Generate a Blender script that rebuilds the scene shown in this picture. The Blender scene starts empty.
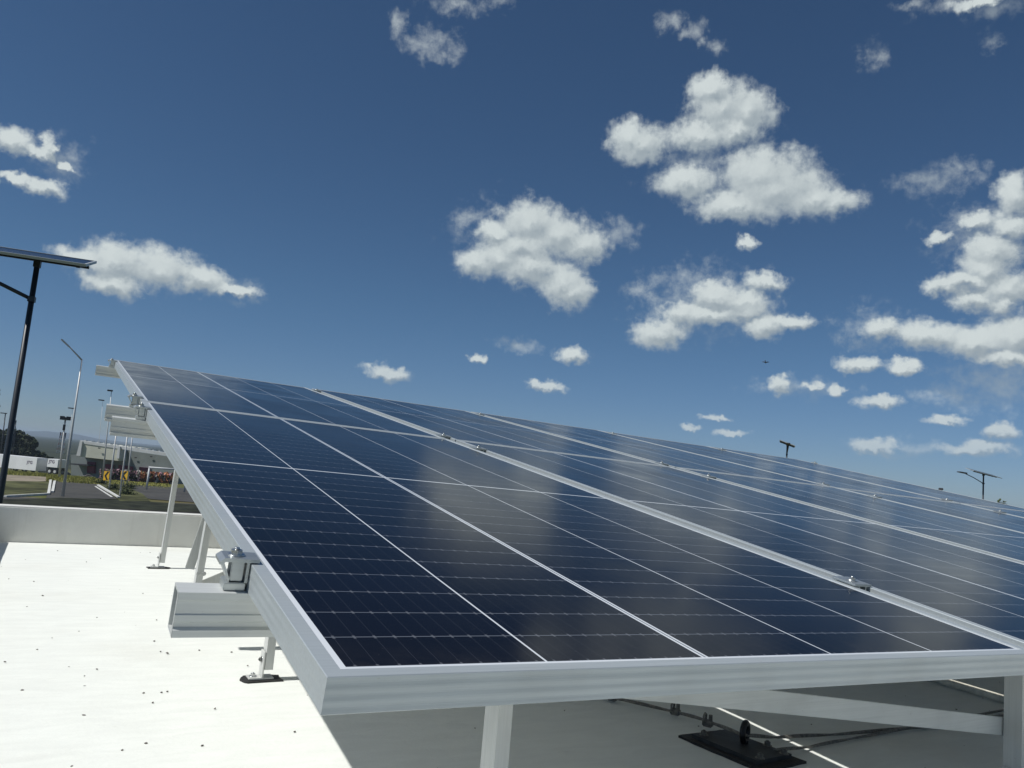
import bpy, bmesh, math, random
from mathutils import Vector, Matrix, noise
random.seed(7)
C = bpy.context.scene.collection
R = math.radians
# ------------------------------------------------------------------ camera
CAM = Vector((0, 0, 0.6))
F_PX = 795.05
RC = Matrix(((0.86277835, 0.13279629, 0.48783057),
             (-0.49796086, 0.05629466, 0.86537038),
             (0.08745572, -0.98954336, 0.11469717)))          # columns: right, down, forward
cam = bpy.data.cameras.new('camera')
cam.sensor_width = 36.0
cam.lens = 36.0 * F_PX / 1024.0
cam.clip_start, cam.clip_end = 0.05, 20000
camo = bpy.data.objects.new('camera', cam)
C.objects.link(camo)
r_, d_, f_ = RC.col[0], RC.col[1], RC.col[2]
camo.matrix_world = Matrix(((r_[0], -d_[0], -f_[0], CAM[0]), (r_[1], -d_[1], -f_[1], CAM[1]), (r_[2], -d_[2], -f_[2], CAM[2]), (0, 0, 0, 1)))
bpy.context.scene.camera = camo
sc = bpy.context.scene
sc.view_settings.view_transform = 'Standard'
sc.view_settings.look = 'None'
sc.view_settings.exposure = 0.0
sc.view_settings.gamma = 1.0
sc.view_settings.use_curve_mapping = False
# ------------------------------------------------------------------ sun
SUN_DIR = Vector((-0.71, 0.03, 1.0)).normalized()
sun = bpy.data.lights.new('sun', 'SUN')
sun.energy = 4.15
sun.angle = R(0.53)
sun.color = (1.0, 0.98, 0.94)
suno = bpy.data.objects.new('sun', sun)
C.objects.link(suno)
suno.rotation_euler = SUN_DIR.to_track_quat('Z', 'Y').to_euler()
suno.location = (-8, 0, 12)


# ------------------------------------------------------------------ node helper
class NB:
    def __init__(self, tree):
        self.t = tree
        self.n = tree.nodes
        self.l = tree.links

    def put(self, sock, val):
        if isinstance(val, bpy.types.NodeSocket):
            self.l.new(val, sock)
        elif val is not None:
            sock.default_value = val

    def m(self, op, a, b=None, c=None, clamp=False):
        nd = self.n.new('ShaderNodeMath')
        nd.operation = op
        nd.use_clamp = clamp
        for i, v in enumerate((a, b, c)):
            if v is not None:
                self.put(nd.inputs[i], v)
        return nd.outputs[0]

    def v(self, op, a, b=None, c=None, out=0):
        nd = self.n.new('ShaderNodeVectorMath')
        nd.operation = op
        for i, x in enumerate((a, b, c)):
            if x is not None:
                self.put(nd.inputs[i], x)
        return nd.outputs[out]

    def noise(self, vec, scale, detail=4, rough=0.55, dist=0.0, color=False):
        nd = self.n.new('ShaderNodeTexNoise')
        nd.inputs['Scale'].default_value = scale
        nd.inputs['Detail'].default_value = detail
        nd.inputs['Roughness'].default_value = rough
        nd.inputs['Distortion'].default_value = dist
        if vec is not None:
            self.l.new(vec, nd.inputs['Vector'])
        return nd.outputs['Color' if color else 'Fac']

    def ramp(self, fac, lo, hi, a=0.0, b=1.0, smooth=True):
        nd = self.n.new('ShaderNodeMapRange')
        nd.interpolation_type = 'SMOOTHSTEP' if smooth else 'LINEAR'
        self.put(nd.inputs[0], fac)
        for i, x in enumerate((lo, hi, a, b)):
            nd.inputs[i + 1].default_value = x
        return nd.outputs[0]

    def mix(self, fac, a, b, mode='MIX'):
        nd = self.n.new('ShaderNodeMix')
        nd.data_type = 'RGBA'
        nd.blend_type = mode
        self.put(nd.inputs[0], fac)
        for s, x in ((nd.inputs[6], a), (nd.inputs[7], b)):
            if isinstance(x, (tuple, list)) and len(x) == 3:
                x = (*x, 1.0)
            self.put(s, x)
        return nd.outputs[2]

    def coord(self, which='Object'):
        return self.n.new('ShaderNodeTexCoord').outputs[which]

    def sep(self, vec):
        nd = self.n.new('ShaderNodeSeparateXYZ')
        self.l.new(vec, nd.inputs[0])
        return nd.outputs

    def comb(self, x, y, z=0.0):
        nd = self.n.new('ShaderNodeCombineXYZ')
        for i, q in enumerate((x, y, z)):
            self.put(nd.inputs[i], q)
        return nd.outputs[0]


# ------------------------------------------------------------------ world: Nishita sky and procedural cumulus, placed by azimuth and elevation
world = bpy.data.worlds.new('World')
sc.world = world
world.use_nodes = True
world.cycles.sampling_method = 'MANUAL'
world.cycles.sample_map_resolution = 512
wt = world.node_tree
for nd in list(wt.nodes):
    wt.nodes.remove(nd)
W_ = NB(wt)
SKY_STRENGTH = 0.1
sky = wt.nodes.new('ShaderNodeTexSky')
sky.sky_type = 'NISHITA'
sky.sun_disc = False
sky.sun_elevation = math.asin(SUN_DIR.z)
sky.sun_rotation = math.atan2(SUN_DIR.x, SUN_DIR.y)
sky.altitude = 1900
sky.air_density = 1.0
sky.dust_density = 0.6
sky.ozone_density = 2.0
SKY_TINT = (0.395, 0.53, 0.615)
SOLID= [(-0.0821, 0.3023, 0.0254, 0.014), (-0.0569, 0.297, 0.02, 0.0086), (-0.0462, 0.3021, 0.0081, 0.0135), (-0.0306, 0.2883, 0.0113, 0.0049), (-0.0499, 0.262, 0.0301, 0.0097), (-0.0735, 0.2631, 0.0177, 0.0057), (-0.0018, 0.1962, 0.0271, 0.0123), (0.0331, 0.1989, 0.045, 0.0231), (0.0801, 0.2011, 0.0465, 0.026), (0.1242, 0.1974, 0.0364, 0.0179), (0.1647, 0.19, 0.0326, 0.008), (0.0331, 0.1763, 0.0385, 0.0168), (0.6521, 0.4175, 0.0405, 0.0255), (0.6359, 0.4262, 0.0254, 0.0208), (0.7531, 0.4569, 0.0443, 0.0331), (0.7855, 0.4517, 0.0365, 0.0284), (0.7392, 0.4767, 0.0296, 0.0197), (0.7277, 0.4274, 0.0472, 0.0192), (0.7708, 0.4324, 0.0416, 0.0178), (0.7164, 0.3739, 0.0449, 0.0209), (0.8043, 0.3815, 0.0604, 0.0359), (0.8231, 0.3642, 0.0694, 0.0336), (0.8703, 0.3516, 0.0444, 0.022), (0.8921, 0.3474, 0.0323, 0.0152), (0.7761, 0.3476, 0.0611, 0.0207), (0.5079, 0.287, 0.059, 0.0246), (0.4833, 0.2738, 0.0384, 0.0197), (0.4559, 0.2625, 0.0281, 0.021), (0.4741, 0.3011, 0.0282, 0.0147), (0.5181, 0.3171, 0.0462, 0.0305), (0.5582, 0.3044, 0.0461, 0.0293), (0.5901, 0.2943, 0.0358, 0.0232), (0.5233, 0.2612, 0.0512, 0.0248), (0.5632, 0.247, 0.0332, 0.0273), (0.5781, 0.2381, 0.0306, 0.0248), (0.6939, 0.1932, 0.0374, 0.0208), (0.751, 0.2202, 0.0515, 0.0156), (0.7886, 0.2358, 0.0411, 0.0141), (0.7172, 0.2152, 0.0248, 0.0169), (0.7583, 0.241, 0.0416, 0.019), (0.7951, 0.2264, 0.0362, 0.0165), (0.8196, 0.2067, 0.0262, 0.0163), (0.8483, 0.211, 0.0305, 0.0103), (0.8146, 0.2577, 0.0287, 0.0127), (1.0789, 0.3424, 0.0222, 0.0247), (1.0411, 0.3179, 0.0208, 0.0109), (1.0747, 0.3089, 0.0262, 0.0154), (1.0067, 0.3043, 0.015, 0.0082), (1.0518, 0.2664, 0.0288, 0.0198), (1.0581, 0.2851, 0.0307, 0.0236), (1.0327, 0.2544, 0.0355, 0.0121), (1.013, 0.2519, 0.0233, 0.0123), (1.071, 0.2463, 0.0302, 0.0196), (1.0428, 0.2347, 0.0268, 0.0141), (0.9477, 0.2028, 0.0288, 0.013), (0.9943, 0.1972, 0.0449, 0.0178), (1.0436, 0.1892, 0.0514, 0.0202), (1.0809, 0.1962, 0.0358, 0.0254), (1.0766, 0.1718, 0.0398, 0.0118), (0.9256, 0.1636, 0.0269, 0.0099), (0.9504, 0.1196, 0.0263, 0.0087), (1.0164, 0.1033, 0.0208, 0.0062), (1.0457, 0.0742, 0.0404, 0.0091), (0.9467, 0.0715, 0.0283, 0.0087), (1.0686, 0.0937, 0.0218, 0.0099), (1.0694, 0.2284, 0.0161, 0.0137), (0.4675, 0.1424, 0.0127, 0.0075), (0.5874, 0.1563, 0.0228, 0.0125), (0.559, 0.1151, 0.0228, 0.0075), (0.5422, 0.1187, 0.0127, 0.0063), (0.3569, 0.1148, 0.0298, 0.0099), (0.7379, 0.0788, 0.0134, 0.0048), (0.7692, 0.0932, 0.0192, 0.0048), (0.7879, 0.075, 0.019, 0.0047), (0.8392, 0.1358, 0.0152, 0.0116), (0.8764, 0.1363, 0.0138, 0.0068), (0.9052, 0.1316, 0.0102, 0.0078), (0.7942, 0.3058, 0.0145, 0.0092), (0.9749, 0.1623, 0.0195, 0.0096), (1.0464, 0.5372, 0.0414, 0.0071)]
WISPY= [(0.4376, 0.3157, 0.0256, 0.0158), (0.4502, 0.3194, 0.0179, 0.0097), (0.6654, 0.2434, 0.0227, 0.0122), (0.685, 0.2321, 0.02, 0.0122), (1.0262, 0.5388, 0.0589, 0.0108), (1.0615, 0.5252, 0.0368, 0.0106), (0.9735, 0.5461, 0.0241, 0.0075), (0.4497, 0.5592, 0.0203, 0.0108), (0.9314, 0.5019, 0.0191, 0.0158), (0.3245, 0.5205, 0.0137, 0.0162), (0.36, 0.5002, 0.0327, 0.0166), (0.3883, 0.4953, 0.0228, 0.0122), (0.3396, 0.5059, 0.02, 0.0131), (0.6822, 0.551, 0.015, 0.0096), (0.7066, 0.5374, 0.0174, 0.0096), (0.7228, 0.5267, 0.0111, 0.0086), (0.3657, 0.5074, 0.0428, 0.0198), (0.3173, 0.5257, 0.0099, 0.015), (0.3932, 0.5499, 0.0505, 0.0108), (0.6733, 0.549, 0.015, 0.0128), (0.7132, 0.5352, 0.0174, 0.0149), (0.7397, 0.5211, 0.0123, 0.0096), (1.0001, 0.3655, 0.0516, 0.0201), (1.0252, 0.3736, 0.0253, 0.0138), (1.0523, 0.4942, 0.0124, 0.0127), (1.0678, 0.1483, 0.06, 0.0396), (0.7404, 0.2344, 0.0862, 0.0503), (0.9371, 0.2028, 0.0446, 0.0284), (1.0207, 0.131, 0.052, 0.0144), (0.6348, 0.3125, 0.0305, 0.0217), (-0.0354, 0.2945, 0.0306, 0.0254), (0.1703, 0.1909, 0.035, 0.0161), (0.8931, 0.3507, 0.0393, 0.0195), (1.0462, 0.3091, 0.0621, 0.0335), (0.7301, 0.3935, 0.0869, 0.0344), (0.5078, 0.2882, 0.0898, 0.0541), (1.0913, 0.0015, 0.0382, 0.0076), (0.9724, 0.0708, 0.0642, 0.0128), (0.8631, 0.1333, 0.0694, 0.0138), (0.5191, 0.1647, 0.0382, 0.0126)]
def build_world():
    gen = W_.coord('Generated')
    x, y, z = W_.sep(gen)
    az = W_.m('ARCTAN2', x, y)
    el = W_.m('ARCSINE', z)
    q0 = W_.comb(az, el, 0.0)
    wn = W_.noise(q0, 26.0, 3, 0.6, color=True)
    wn2 = W_.noise(q0, 95.0, 3, 0.6, color=True)
    q = W_.v('ADD', q0, W_.v('MULTIPLY', W_.v('SUBTRACT', wn, (0.5, 0.5, 0.5)), (0.030, 0.022, 0.0)))
    q = W_.v('ADD', q, W_.v('MULTIPLY', W_.v('SUBTRACT', wn2, (0.5, 0.5, 0.5)), (0.017, 0.014, 0.0)))

    def field(qv, lobes, k):
        acc = None
        for (cx, cy, rx, ry) in lobes:
            ln = W_.v('LENGTH', W_.v('MULTIPLY_ADD', qv, (1 / rx, 1 / ry, 0), (-cx / rx, -cy / ry, 0)), out=1)
            acc = W_.m('SMOOTH_MIN', acc, ln, k) if acc is not None else W_.m('MINIMUM', ln, 9.0)
        return acc
    f1 = field(q, SOLID, 0.45)
    f2 = field(W_.v('ADD', q, (-0.004, 0.0085, 0)), SOLID, 0.45)
    fw = field(q, WISPY, 0.3)
    fine = W_.noise(q0, 120.0, 5, 0.56)
    mid = W_.noise(q0, 48.0, 5, 0.6)
    d1 = W_.m('ADD', W_.m('SUBTRACT', 1.16, f1), W_.m('MULTIPLY', W_.m('SUBTRACT', mid, 0.5), 1.15))
    d1 = W_.m('ADD', d1, W_.m('MULTIPLY', W_.m('SUBTRACT', fine, 0.5), 0.30))
    a1 = W_.ramp(d1, -0.10, 0.70, 0.0, 0.97)
    dw = W_.m('ADD', W_.m('SUBTRACT', 1.02, fw), W_.m('MULTIPLY', W_.m('SUBTRACT', mid, 0.55), 2.4))
    dw = W_.m('ADD', dw, W_.m('MULTIPLY', W_.m('SUBTRACT', fine, 0.5), 0.8))
    aw = W_.ramp(dw, -0.25, 1.4, 0.0, 0.56)
    alpha = W_.m('MAXIMUM', a1, aw)
    sunny = W_.m('ADD', W_.m('MULTIPLY', W_.m('MINIMUM', W_.m('SUBTRACT', f2, f1), 0.42), 0.95), W_.m('MULTIPLY', W_.m('SUBTRACT', mid, 0.5), 0.5))
    sunny = W_.m('ADD', sunny, W_.m('MULTIPLY', W_.m('SUBTRACT', fine, 0.5), 0.12))
    lit = W_.ramp(sunny, -0.42, 0.48)
    k = 1.0 / SKY_STRENGTH
    ccol = W_.mix(lit, (0.33 * k, 0.39 * k, 0.43 * k), (0.64 * k, 0.70 * k, 0.70 * k))
    low = W_.ramp(el, 0.0, 0.22)
    tint = W_.mix(1.0, sky.outputs[0], W_.mix(low, (0.39, 0.47, 0.615), SKY_TINT), 'MULTIPLY')
    alpha = W_.m('MULTIPLY', alpha, W_.ramp(el, -0.02, 0.17, 0.35, 1.0))
    # the air near the horizon is paler
    col = W_.mix(alpha, tint, ccol)
    bg = wt.nodes.new('ShaderNodeBackground')
    bg.inputs['Strength'].default_value = SKY_STRENGTH
    wt.links.new(col, bg.inputs['Color'])
    out = wt.nodes.new('ShaderNodeOutputWorld')
    wt.links.new(bg.outputs[0], out.inputs['Surface'])


build_world()
# ------------------------------------------------------------------ materials
def new_mat(name):
    m = bpy.data.materials.new(name)
    m.use_nodes = True
    b = NB(m.node_tree)
    p = m.node_tree.nodes['Principled BSDF']
    return m, b, p


def plain(name, col, rough=0.6, metal=0.0, var=0.12, scale=30.0, bump=0.0, spec=0.5):
    m, b, p = new_mat(name)
    co = b.coord('Object')
    n = b.noise(co, scale, 5, 0.6)
    lo = tuple(c * (1 - var) for c in col)
    hi = tuple(min(1, c * (1 + var)) for c in col)
    b.put(p.inputs['Base Color'], b.mix(b.ramp(n, 0.3, 0.7), lo, hi))
    p.inputs['Roughness'].default_value = rough
    p.inputs['Metallic'].default_value = metal
    p.inputs['Specular IOR Level'].default_value = spec
    if bump:
        bp = m.node_tree.nodes.new('ShaderNodeBump')
        bp.inputs['Strength'].default_value = bump
        bp.inputs['Distance'].default_value = 0.004
        m.node_tree.links.new(n, bp.inputs['Height'])
        m.node_tree.links.new(bp.outputs[0], p.inputs['Normal'])
    return m


def aluminium(name, col, rough, metal, streak_axis):
    m, b, p = new_mat(name)
    co = b.coord('Object')
    sc3 = [60, 60, 60]
    sc3[streak_axis] = 1.5
    n = b.noise(b.v('MULTIPLY', co, tuple(sc3)), 4.0, 4, 0.6)
    n2 = b.noise(co, 7.0, 4, 0.6)
    spots = b.ramp(b.noise(co, 120.0, 2, 0.5), 0.70, 0.78)
    c = b.mix(b.ramp(n, 0.25, 0.75), tuple(x * 0.93 for x in col), tuple(min(1, x * 1.05) for x in col))
    c = b.mix(b.m('MULTIPLY', b.ramp(n2, 0.45, 0.75), 0.16), c, (0.36, 0.34, 0.30))
    c = b.mix(b.m('MULTIPLY', spots, 0.25), c, (0.25, 0.23, 0.2))
    b.put(p.inputs['Base Color'], c)
    b.put(p.inputs['Roughness'], b.ramp(n2, 0.2, 0.8, rough - 0.06, rough + 0.08))
    p.inputs['Metallic'].default_value = metal
    return m


M = {}
M['alu'] = aluminium('anodised_aluminium', (0.45, 0.49, 0.50), 0.40, 0.3, 0)
M['alu_v'] = aluminium('anodised_aluminium_post', (0.60, 0.61, 0.585), 0.5, 0.3, 2)
M['alu_clamp'] = aluminium('cast_aluminium_clamp', (0.52, 0.55, 0.545), 0.38, 0.8, 0)
M['alu_bar'] = aluminium('anodised_aluminium_bar', (0.62, 0.64, 0.62), 0.5, 0.3, 0)
M['steel'] = plain('zinc_plated_bolt', (0.55, 0.56, 0.55), 0.3, 0.9, 0.2, 200)
M['rubber'] = plain('black_rubber_pad', (0.018, 0.018, 0.018), 0.7, 0, 0.4, 90, 0.6)
M['rust'] = plain('tarnished_steel', (0.20, 0.19, 0.17), 0.55, 0.6, 0.35, 120)
M['dark_paint'] = plain('dark_blue_grey_paint', (0.016, 0.022, 0.030), 0.45, 0, 0.2, 20)
M['pale_pole'] = plain('pale_galvanised_pole', (0.62, 0.62, 0.60), 0.5, 0.2, 0.1, 10)
M['dark_metal'] = plain('dark_lamp_housing', (0.05, 0.05, 0.055), 0.5, 0.2, 0.2, 30)


def make_panel_glass():
    m, b, p = new_mat('solar_cells_under_glass')
    co = b.coord('Object')
    x, y, _z = b.sep(co)
    d = b.m('ABSOLUTE', b.m('SUBTRACT', y, 1.0935))
    # five columns of cells, the third starts after a wider seam
    right = b.m('GREATER_THAN', x, 0.447)
    xs = b.m('SUBTRACT', b.m('SUBTRACT', x, 0.022), b.m('MULTIPLY', right, 0.0066))
    cellx = b.m('DIVIDE', xs, 0.2103)
    fx = b.m('FRACT', cellx)
    ex = b.m('MULTIPLY', b.m('MINIMUM', fx, b.m('SUBTRACT', 1.0, fx)), 0.2103)
    col_line = b.m('LESS_THAN', ex, 0.00135)
    seam = b.m('LESS_THAN', b.m('ABSOLUTE', b.m('SUBTRACT', x, 0.4465)), 0.0048)
    seam_core = b.m('LESS_THAN', b.m('ABSOLUTE', b.m('SUBTRACT', x, 0.4465)), 0.0014)
    midl = b.m('LESS_THAN', d, 0.0036)
    rowf = b.m('DIVIDE', b.m('SUBTRACT', d, 0.0036), 0.07115)
    fr = b.m('FRACT', rowf)
    er = b.m('MULTIPLY', b.m('MINIMUM', fr, b.m('SUBTRACT', 1.0, fr)), 0.07115)
    row_line = b.m('LESS_THAN', er, 0.0009)
    fb = b.m('FRACT', b.m('ADD', b.m('MULTIPLY', fx, 10.0), 0.0))
    eb = b.m('MULTIPLY', b.m('ABSOLUTE', b.m('SUBTRACT', fb, 0.5)), 0.02103)
    bus = b.m('LESS_THAN', eb, 0.00035)
    nub = b.m('MULTIPLY', b.m('LESS_THAN', eb, 0.0014), b.m('LESS_THAN', er, 0.0042))
    edge = b.m('MAXIMUM', b.m('LESS_THAN', x, 0.0215), b.m('GREATER_THAN', x, 1.0805))
    edge = b.m('MAXIMUM', edge, b.m('GREATER_THAN', d, 1.0710))
    white = b.m('MAXIMUM', b.m('MAXIMUM', col_line, b.m('SUBTRACT', seam, seam_core, clamp=True)), b.m('MAXIMUM', midl, edge))
    # cell to cell tone
    cell_id = b.comb(b.m('FLOOR', cellx), b.m('FLOOR', rowf), b.m('GREATER_THAN', y, 1.0935))
    wnz = b.n.new('ShaderNodeTexWhiteNoise')
    b.l.new(cell_id, wnz.inputs['Vector'])
    base = b.mix(wnz.outputs['Value'], (0.0020, 0.0028, 0.0066), (0.0034, 0.0046, 0.0110))
    c = b.mix(b.m('MULTIPLY', bus, 0.22), base, (0.09, 0.10, 0.12))
    c = b.mix(b.m('MULTIPLY', row_line, 0.85), c, (0.135, 0.15, 0.175))
    c = b.mix(b.m('MULTIPLY', nub, 0.40), c, (0.17, 0.18, 0.20))
    c = b.mix(b.m('MULTIPLY', seam_core, 0.9), c, (0.16, 0.18, 0.21))
    c = b.mix(white, c, (0.62, 0.65, 0.68))
    info = b.n.new('ShaderNodeObjectInfo')
    pos = b.n.new('ShaderNodeNewGeometry').outputs['Position']
    dust = b.ramp(b.noise(pos, 2.2, 5, 0.65), 0.35, 0.8, 0.0005, 0.006)
    specks = b.m('MULTIPLY', b.ramp(b.noise(pos, 190.0, 2, 0.5), 0.73, 0.80), 0.09)
    lower = b.m('MULTIPLY', b.ramp(y, 0.10, 0.015), b.ramp(b.noise(pos, 14.0, 4, 0.7), 0.35, 0.8, 0.002, 0.03))
    dust = b.m('ADD', dust, lower)
    c = b.mix(b.m('ADD', dust, specks), c, (0.42, 0.39, 0.34))
    b.put(p.inputs['Base Color'], c)
    p.inputs['IOR'].default_value = 1.28
    b.put(p.inputs['Roughness'], b.ramp(b.noise(pos, 3.0, 4, 0.6), 0.3, 0.75, 0.11, 0.19))
    p.inputs['Specular IOR Level'].default_value = 0.19
    return m


M['cells'] = make_panel_glass()
M['backsheet'] = plain('white_backsheet', (0.83, 0.80, 0.74), 0.6, 0, 0.03, 5)


def make_roof_paint(name, base, dirt, runs=0.0):
    m, b, p = new_mat(name)
    co = b.coord('Object')
    stretch = b.v('MULTIPLY', co, (1.0, 3.2, 1.0))
    brush = b.noise(stretch, 7.0, 6, 0.65, 0.6)
    big = b.noise(co, 1.1, 5, 0.6)
    fine = b.noise(co, 85.0, 4, 0.6)
    c = b.mix(b.ramp(brush, 0.3, 0.72), tuple(x * 0.93 for x in base), base)
    c = b.mix(b.m('MULTIPLY', b.ramp(big, 0.48, 0.78), 0.22), c, dirt)
    speck = b.ramp(b.noise(co, 34.0, 3, 0.6), 0.70, 0.80)
    c = b.mix(b.m('MULTIPLY', speck, 0.22), c, tuple(x * 0.7 for x in dirt))
    streak = b.ramp(b.noise(b.v('MULTIPLY', co, (2.0, 14.0, 1.0)), 4.0, 5, 0.7), 0.66, 0.76)
    c = b.mix(b.m('MULTIPLY', streak, 0.22), c, tuple(x * 0.75 for x in dirt))
    if runs:
        rn = b.noise(b.v('MULTIPLY', co, (16.0, 16.0, 0.8)), 1.0, 5, 0.7)
        c = b.mix(b.m('MULTIPLY', b.ramp(rn, 0.52, 0.72), runs), c, tuple(x * 0.8 for x in dirt))
    b.put(p.inputs['Base Color'], c)
    p.inputs['Roughness'].default_value = 0.75
    p.inputs['Specular IOR Level'].default_value = 0.3
    bp = m.node_tree.nodes.new('ShaderNodeBump')
    bp.inputs['Strength'].default_value = 0.45
    bp.inputs['Distance'].default_value = 0.004
    b.l.new(b.m('ADD', b.m('MULTIPLY', brush, 1.0), b.m('MULTIPLY', fine, 0.35)), bp.inputs['Height'])
    b.l.new(bp.outputs[0], p.inputs['Normal'])
    return m


M['roof'] = make_roof_paint('white_roof_coating', (0.81, 0.83, 0.785), (0.45, 0.41, 0.33))
M['parapet'] = make_roof_paint('white_parapet_coating', (0.74, 0.74, 0.70), (0.45, 0.42, 0.36), 0.16)
# ------------------------------------------------------------------ mesh helpers
class MB:
    def __init__(self):
        self.bm = bmesh.new()

    def box(self, a, b, mat=None, bevel=0.0):
        a, b = Vector(a), Vector(b)
        c, s = (a + b) / 2, (b - a)
        r = bmesh.ops.create_cube(self.bm, size=1.0, matrix=Matrix.Translation(c) @ Matrix.Diagonal((abs(s.x), abs(s.y), abs(s.z), 1)))
        vs = r['verts']
        if bevel:
            es = list({e for v in vs for e in v.link_edges})
            o = bmesh.ops.bevel(self.bm, geom=es, offset=bevel, segments=2, affect='EDGES', clamp_overlap=True)
            vs = list({v for f in o['faces'] for v in f.verts} | {v for v in vs if v.is_valid})
        if mat is not None:
            bmesh.ops.transform(self.bm, matrix=mat, verts=[v for v in vs if v.is_valid])
        return self

    def tube(self, pts, rad, n=8, cap=True):
        pts = [Vector(p) for p in pts]
        rads = rad if isinstance(rad, (list, tuple)) else [rad] * len(pts)
        rings = []
        ref = None
        for i, p in enumerate(pts):
            t = (pts[min(i + 1, len(pts) - 1)] - pts[max(i - 1, 0)]).normalized()
            if ref is None or abs(ref.dot(t)) > 0.95:
                ref = Vector((0, 0, 1)) if abs(t.z) < 0.9 else Vector((1, 0, 0))
            s = t.cross(ref).normalized()
            u = s.cross(t).normalized()
            ref = u
            rings.append([self.bm.verts.new(p + (s * math.cos(2 * math.pi * k / n) + u * math.sin(2 * math.pi * k / n)) * rads[i]) for k in range(n)])
        for a, b in zip(rings[:-1], rings[1:]):
            for k in range(n):
                f = self.bm.faces.new((a[k], a[(k + 1) % n], b[(k + 1) % n], b[k]))
                f.smooth = n > 6
        if cap:
            self.bm.faces.new(rings[0])
            self.bm.faces.new(rings[-1])
        return self

    def prism(self, poly, vec, cap=True):
        vec = Vector(vec)
        a = [self.bm.verts.new(Vector(p)) for p in poly]
        b = [self.bm.verts.new(Vector(p) + vec) for p in poly]
        n = len(a)
        for k in range(n):
            self.bm.faces.new((a[k], a[(k + 1) % n], b[(k + 1) % n], b[k]))
        if cap:
            self.bm.faces.new(list(reversed(a)))
            self.bm.faces.new(b)
        return self

    def quad(self, *ps):
        self.bm.faces.new([self.bm.verts.new(Vector(p)) for p in ps])
        return self

    def beam(self, p0, p1, w, h, up=(0, 0, 1), bevel=0.0):
        """a rectangular bar from p0 to p1, h measured along up, w across"""
        p0, p1, up = Vector(p0), Vector(p1), Vector(up)
        t = (p1 - p0)
        ln = t.length
        t.normalize()
        s = t.cross(up).normalized()
        u = s.cross(t).normalized()
        mt = Matrix((( t.x, s.x, u.x, p0.x), (t.y, s.y, u.y, p0.y), (t.z, s.z, u.z, p0.z), (0, 0, 0, 1)))
        return self.box((0, -w / 2, -h / 2), (ln, w / 2, h / 2), mt, bevel)

    def build(self, name, mat, parent=None, loc=None, recalc=True):
        bm = self.bm
        if recalc:
            bmesh.ops.recalc_face_normals(bm, faces=bm.faces[:])
        me = bpy.data.meshes.new(name)
        bm.to_mesh(me)
        bm.free()
        me.materials.append(mat)
        o = bpy.data.objects.new(name, me)
        C.objects.link(o)
        if parent is not None:
            o.parent = parent
        if loc is not None:
            o.location = loc
        return o


def tag(o, label, cat=None, group=None, kind=None):
    if label:
        o['label'] = label
    if cat:
        o['category'] = cat
    if group:
        o['group'] = group
    if kind:
        o['kind'] = kind
    return o


def thing(name, label, cat, mat=None, group=None):
    o = bpy.data.objects.new(name, None)
    o.empty_display_size = 0.1
    C.objects.link(o)
    if mat is not None:
        o.matrix_world = mat
    return tag(o, label, cat, group)


def copy_tree(o, mat=None, label=None):
    c = o.copy()
    C.objects.link(c)
    for ch in list(o.children):
        k = ch.copy()
        C.objects.link(k)
        k.parent = c
        for g in list(ch.children):
            h = g.copy()
            C.objects.link(h)
            h.parent = k
    if mat is not None:
        c.matrix_world = mat
    if label:
        c['label'] = label
    return c


T = Matrix.Translation
ORD = ['first', 'second', 'third', 'fourth', 'fifth', 'sixth']

# ------------------------------------------------------------------ the roof we stand on (its paint is z = 0)
GZ = -4.4                                    # the street level
YP = 5.20                                    # inner face of the far parapet
XL = -0.27                                   # inner face of the left parapet
ro = MB()
nx, ny = 60, 40
X0, X1, Y0, Y1 = XL - 0.13, 12.0, -0.8, YP + 0.13
ro.box((X0, Y0, GZ - 0.3), (X1, Y1, -0.02))
ro.build('roof', M['parapet'])
tag(bpy.data.objects['roof'], None, None, None, 'structure')
rs = MB()
g = [[rs.bm.verts.new((XL + (X1 - XL) * (i / nx), Y0 + (YP - Y0) * (j / ny), 0.006 * (noise.noise(Vector((i * .33, j * .4, 3))) - 0.2) if 0 < j < ny else 0.0)) for j in range(ny + 1)] for i in range(nx + 1)]
for i in range(nx):
    for j in range(ny):
        f = rs.bm.faces.new((g[i][j], g[i + 1][j], g[i + 1][j + 1], g[i][j + 1]))
        f.smooth = True
deck = rs.build('roof_deck', M['roof'])
tag(deck, None, None, None, 'structure')


def wall(name, label, a, b, h):
    w = MB()
    w.box(a, (b[0], b[1], h), None, 0.008)
    o = w.build(name, M['parapet'])
    for v in o.data.vertices:
        v.co.z += 0.004 * noise.noise(Vector((v.co.x * 2, v.co.y * 2, 1))) if v.co.z > 0.1 else 0
    return tag(o, label, 'parapet')


wall('parapet_wall', 'low white parapet along the far edge of the roof, above the road', (XL - 0.13, YP + 0.003, -0.015), (X1, YP + 0.13, 0), 0.197)
wall('parapet_wall', 'low white parapet on the left side of the roof, casting a strip of shade', (XL - 0.13, Y0, -0.015), (XL - 0.003, YP - 0.001, 0), 0.197)

# ------------------------------------------------------------------ the solar array, built in its own tilted frame (u along the row, v up the slope, w off the glass)
AO = Vector((0.22336, 0.66533, 0.42114))
ARR = Matrix(((0.99990195, 0.00202981, 0.01385512, AO[0]),
              (0.0, 0.98943819, -0.14495542, AO[1]),
              (-0.01400302, 0.14494120, 0.98934118, AO[2]), (0, 0, 0, 1)))
PW, PL, PT = 1.102, 2.187, 0.033
JU = [0.0, 1.138, 2.276, 3.404, 4.520]       # left edge of each column
V2 = PL + 0.009                              # lower edge of the upper row
UEND = JU[-1] + PW


def A(u, v, w=0.0):
    return ARR @ Vector((u, v, w))


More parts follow.
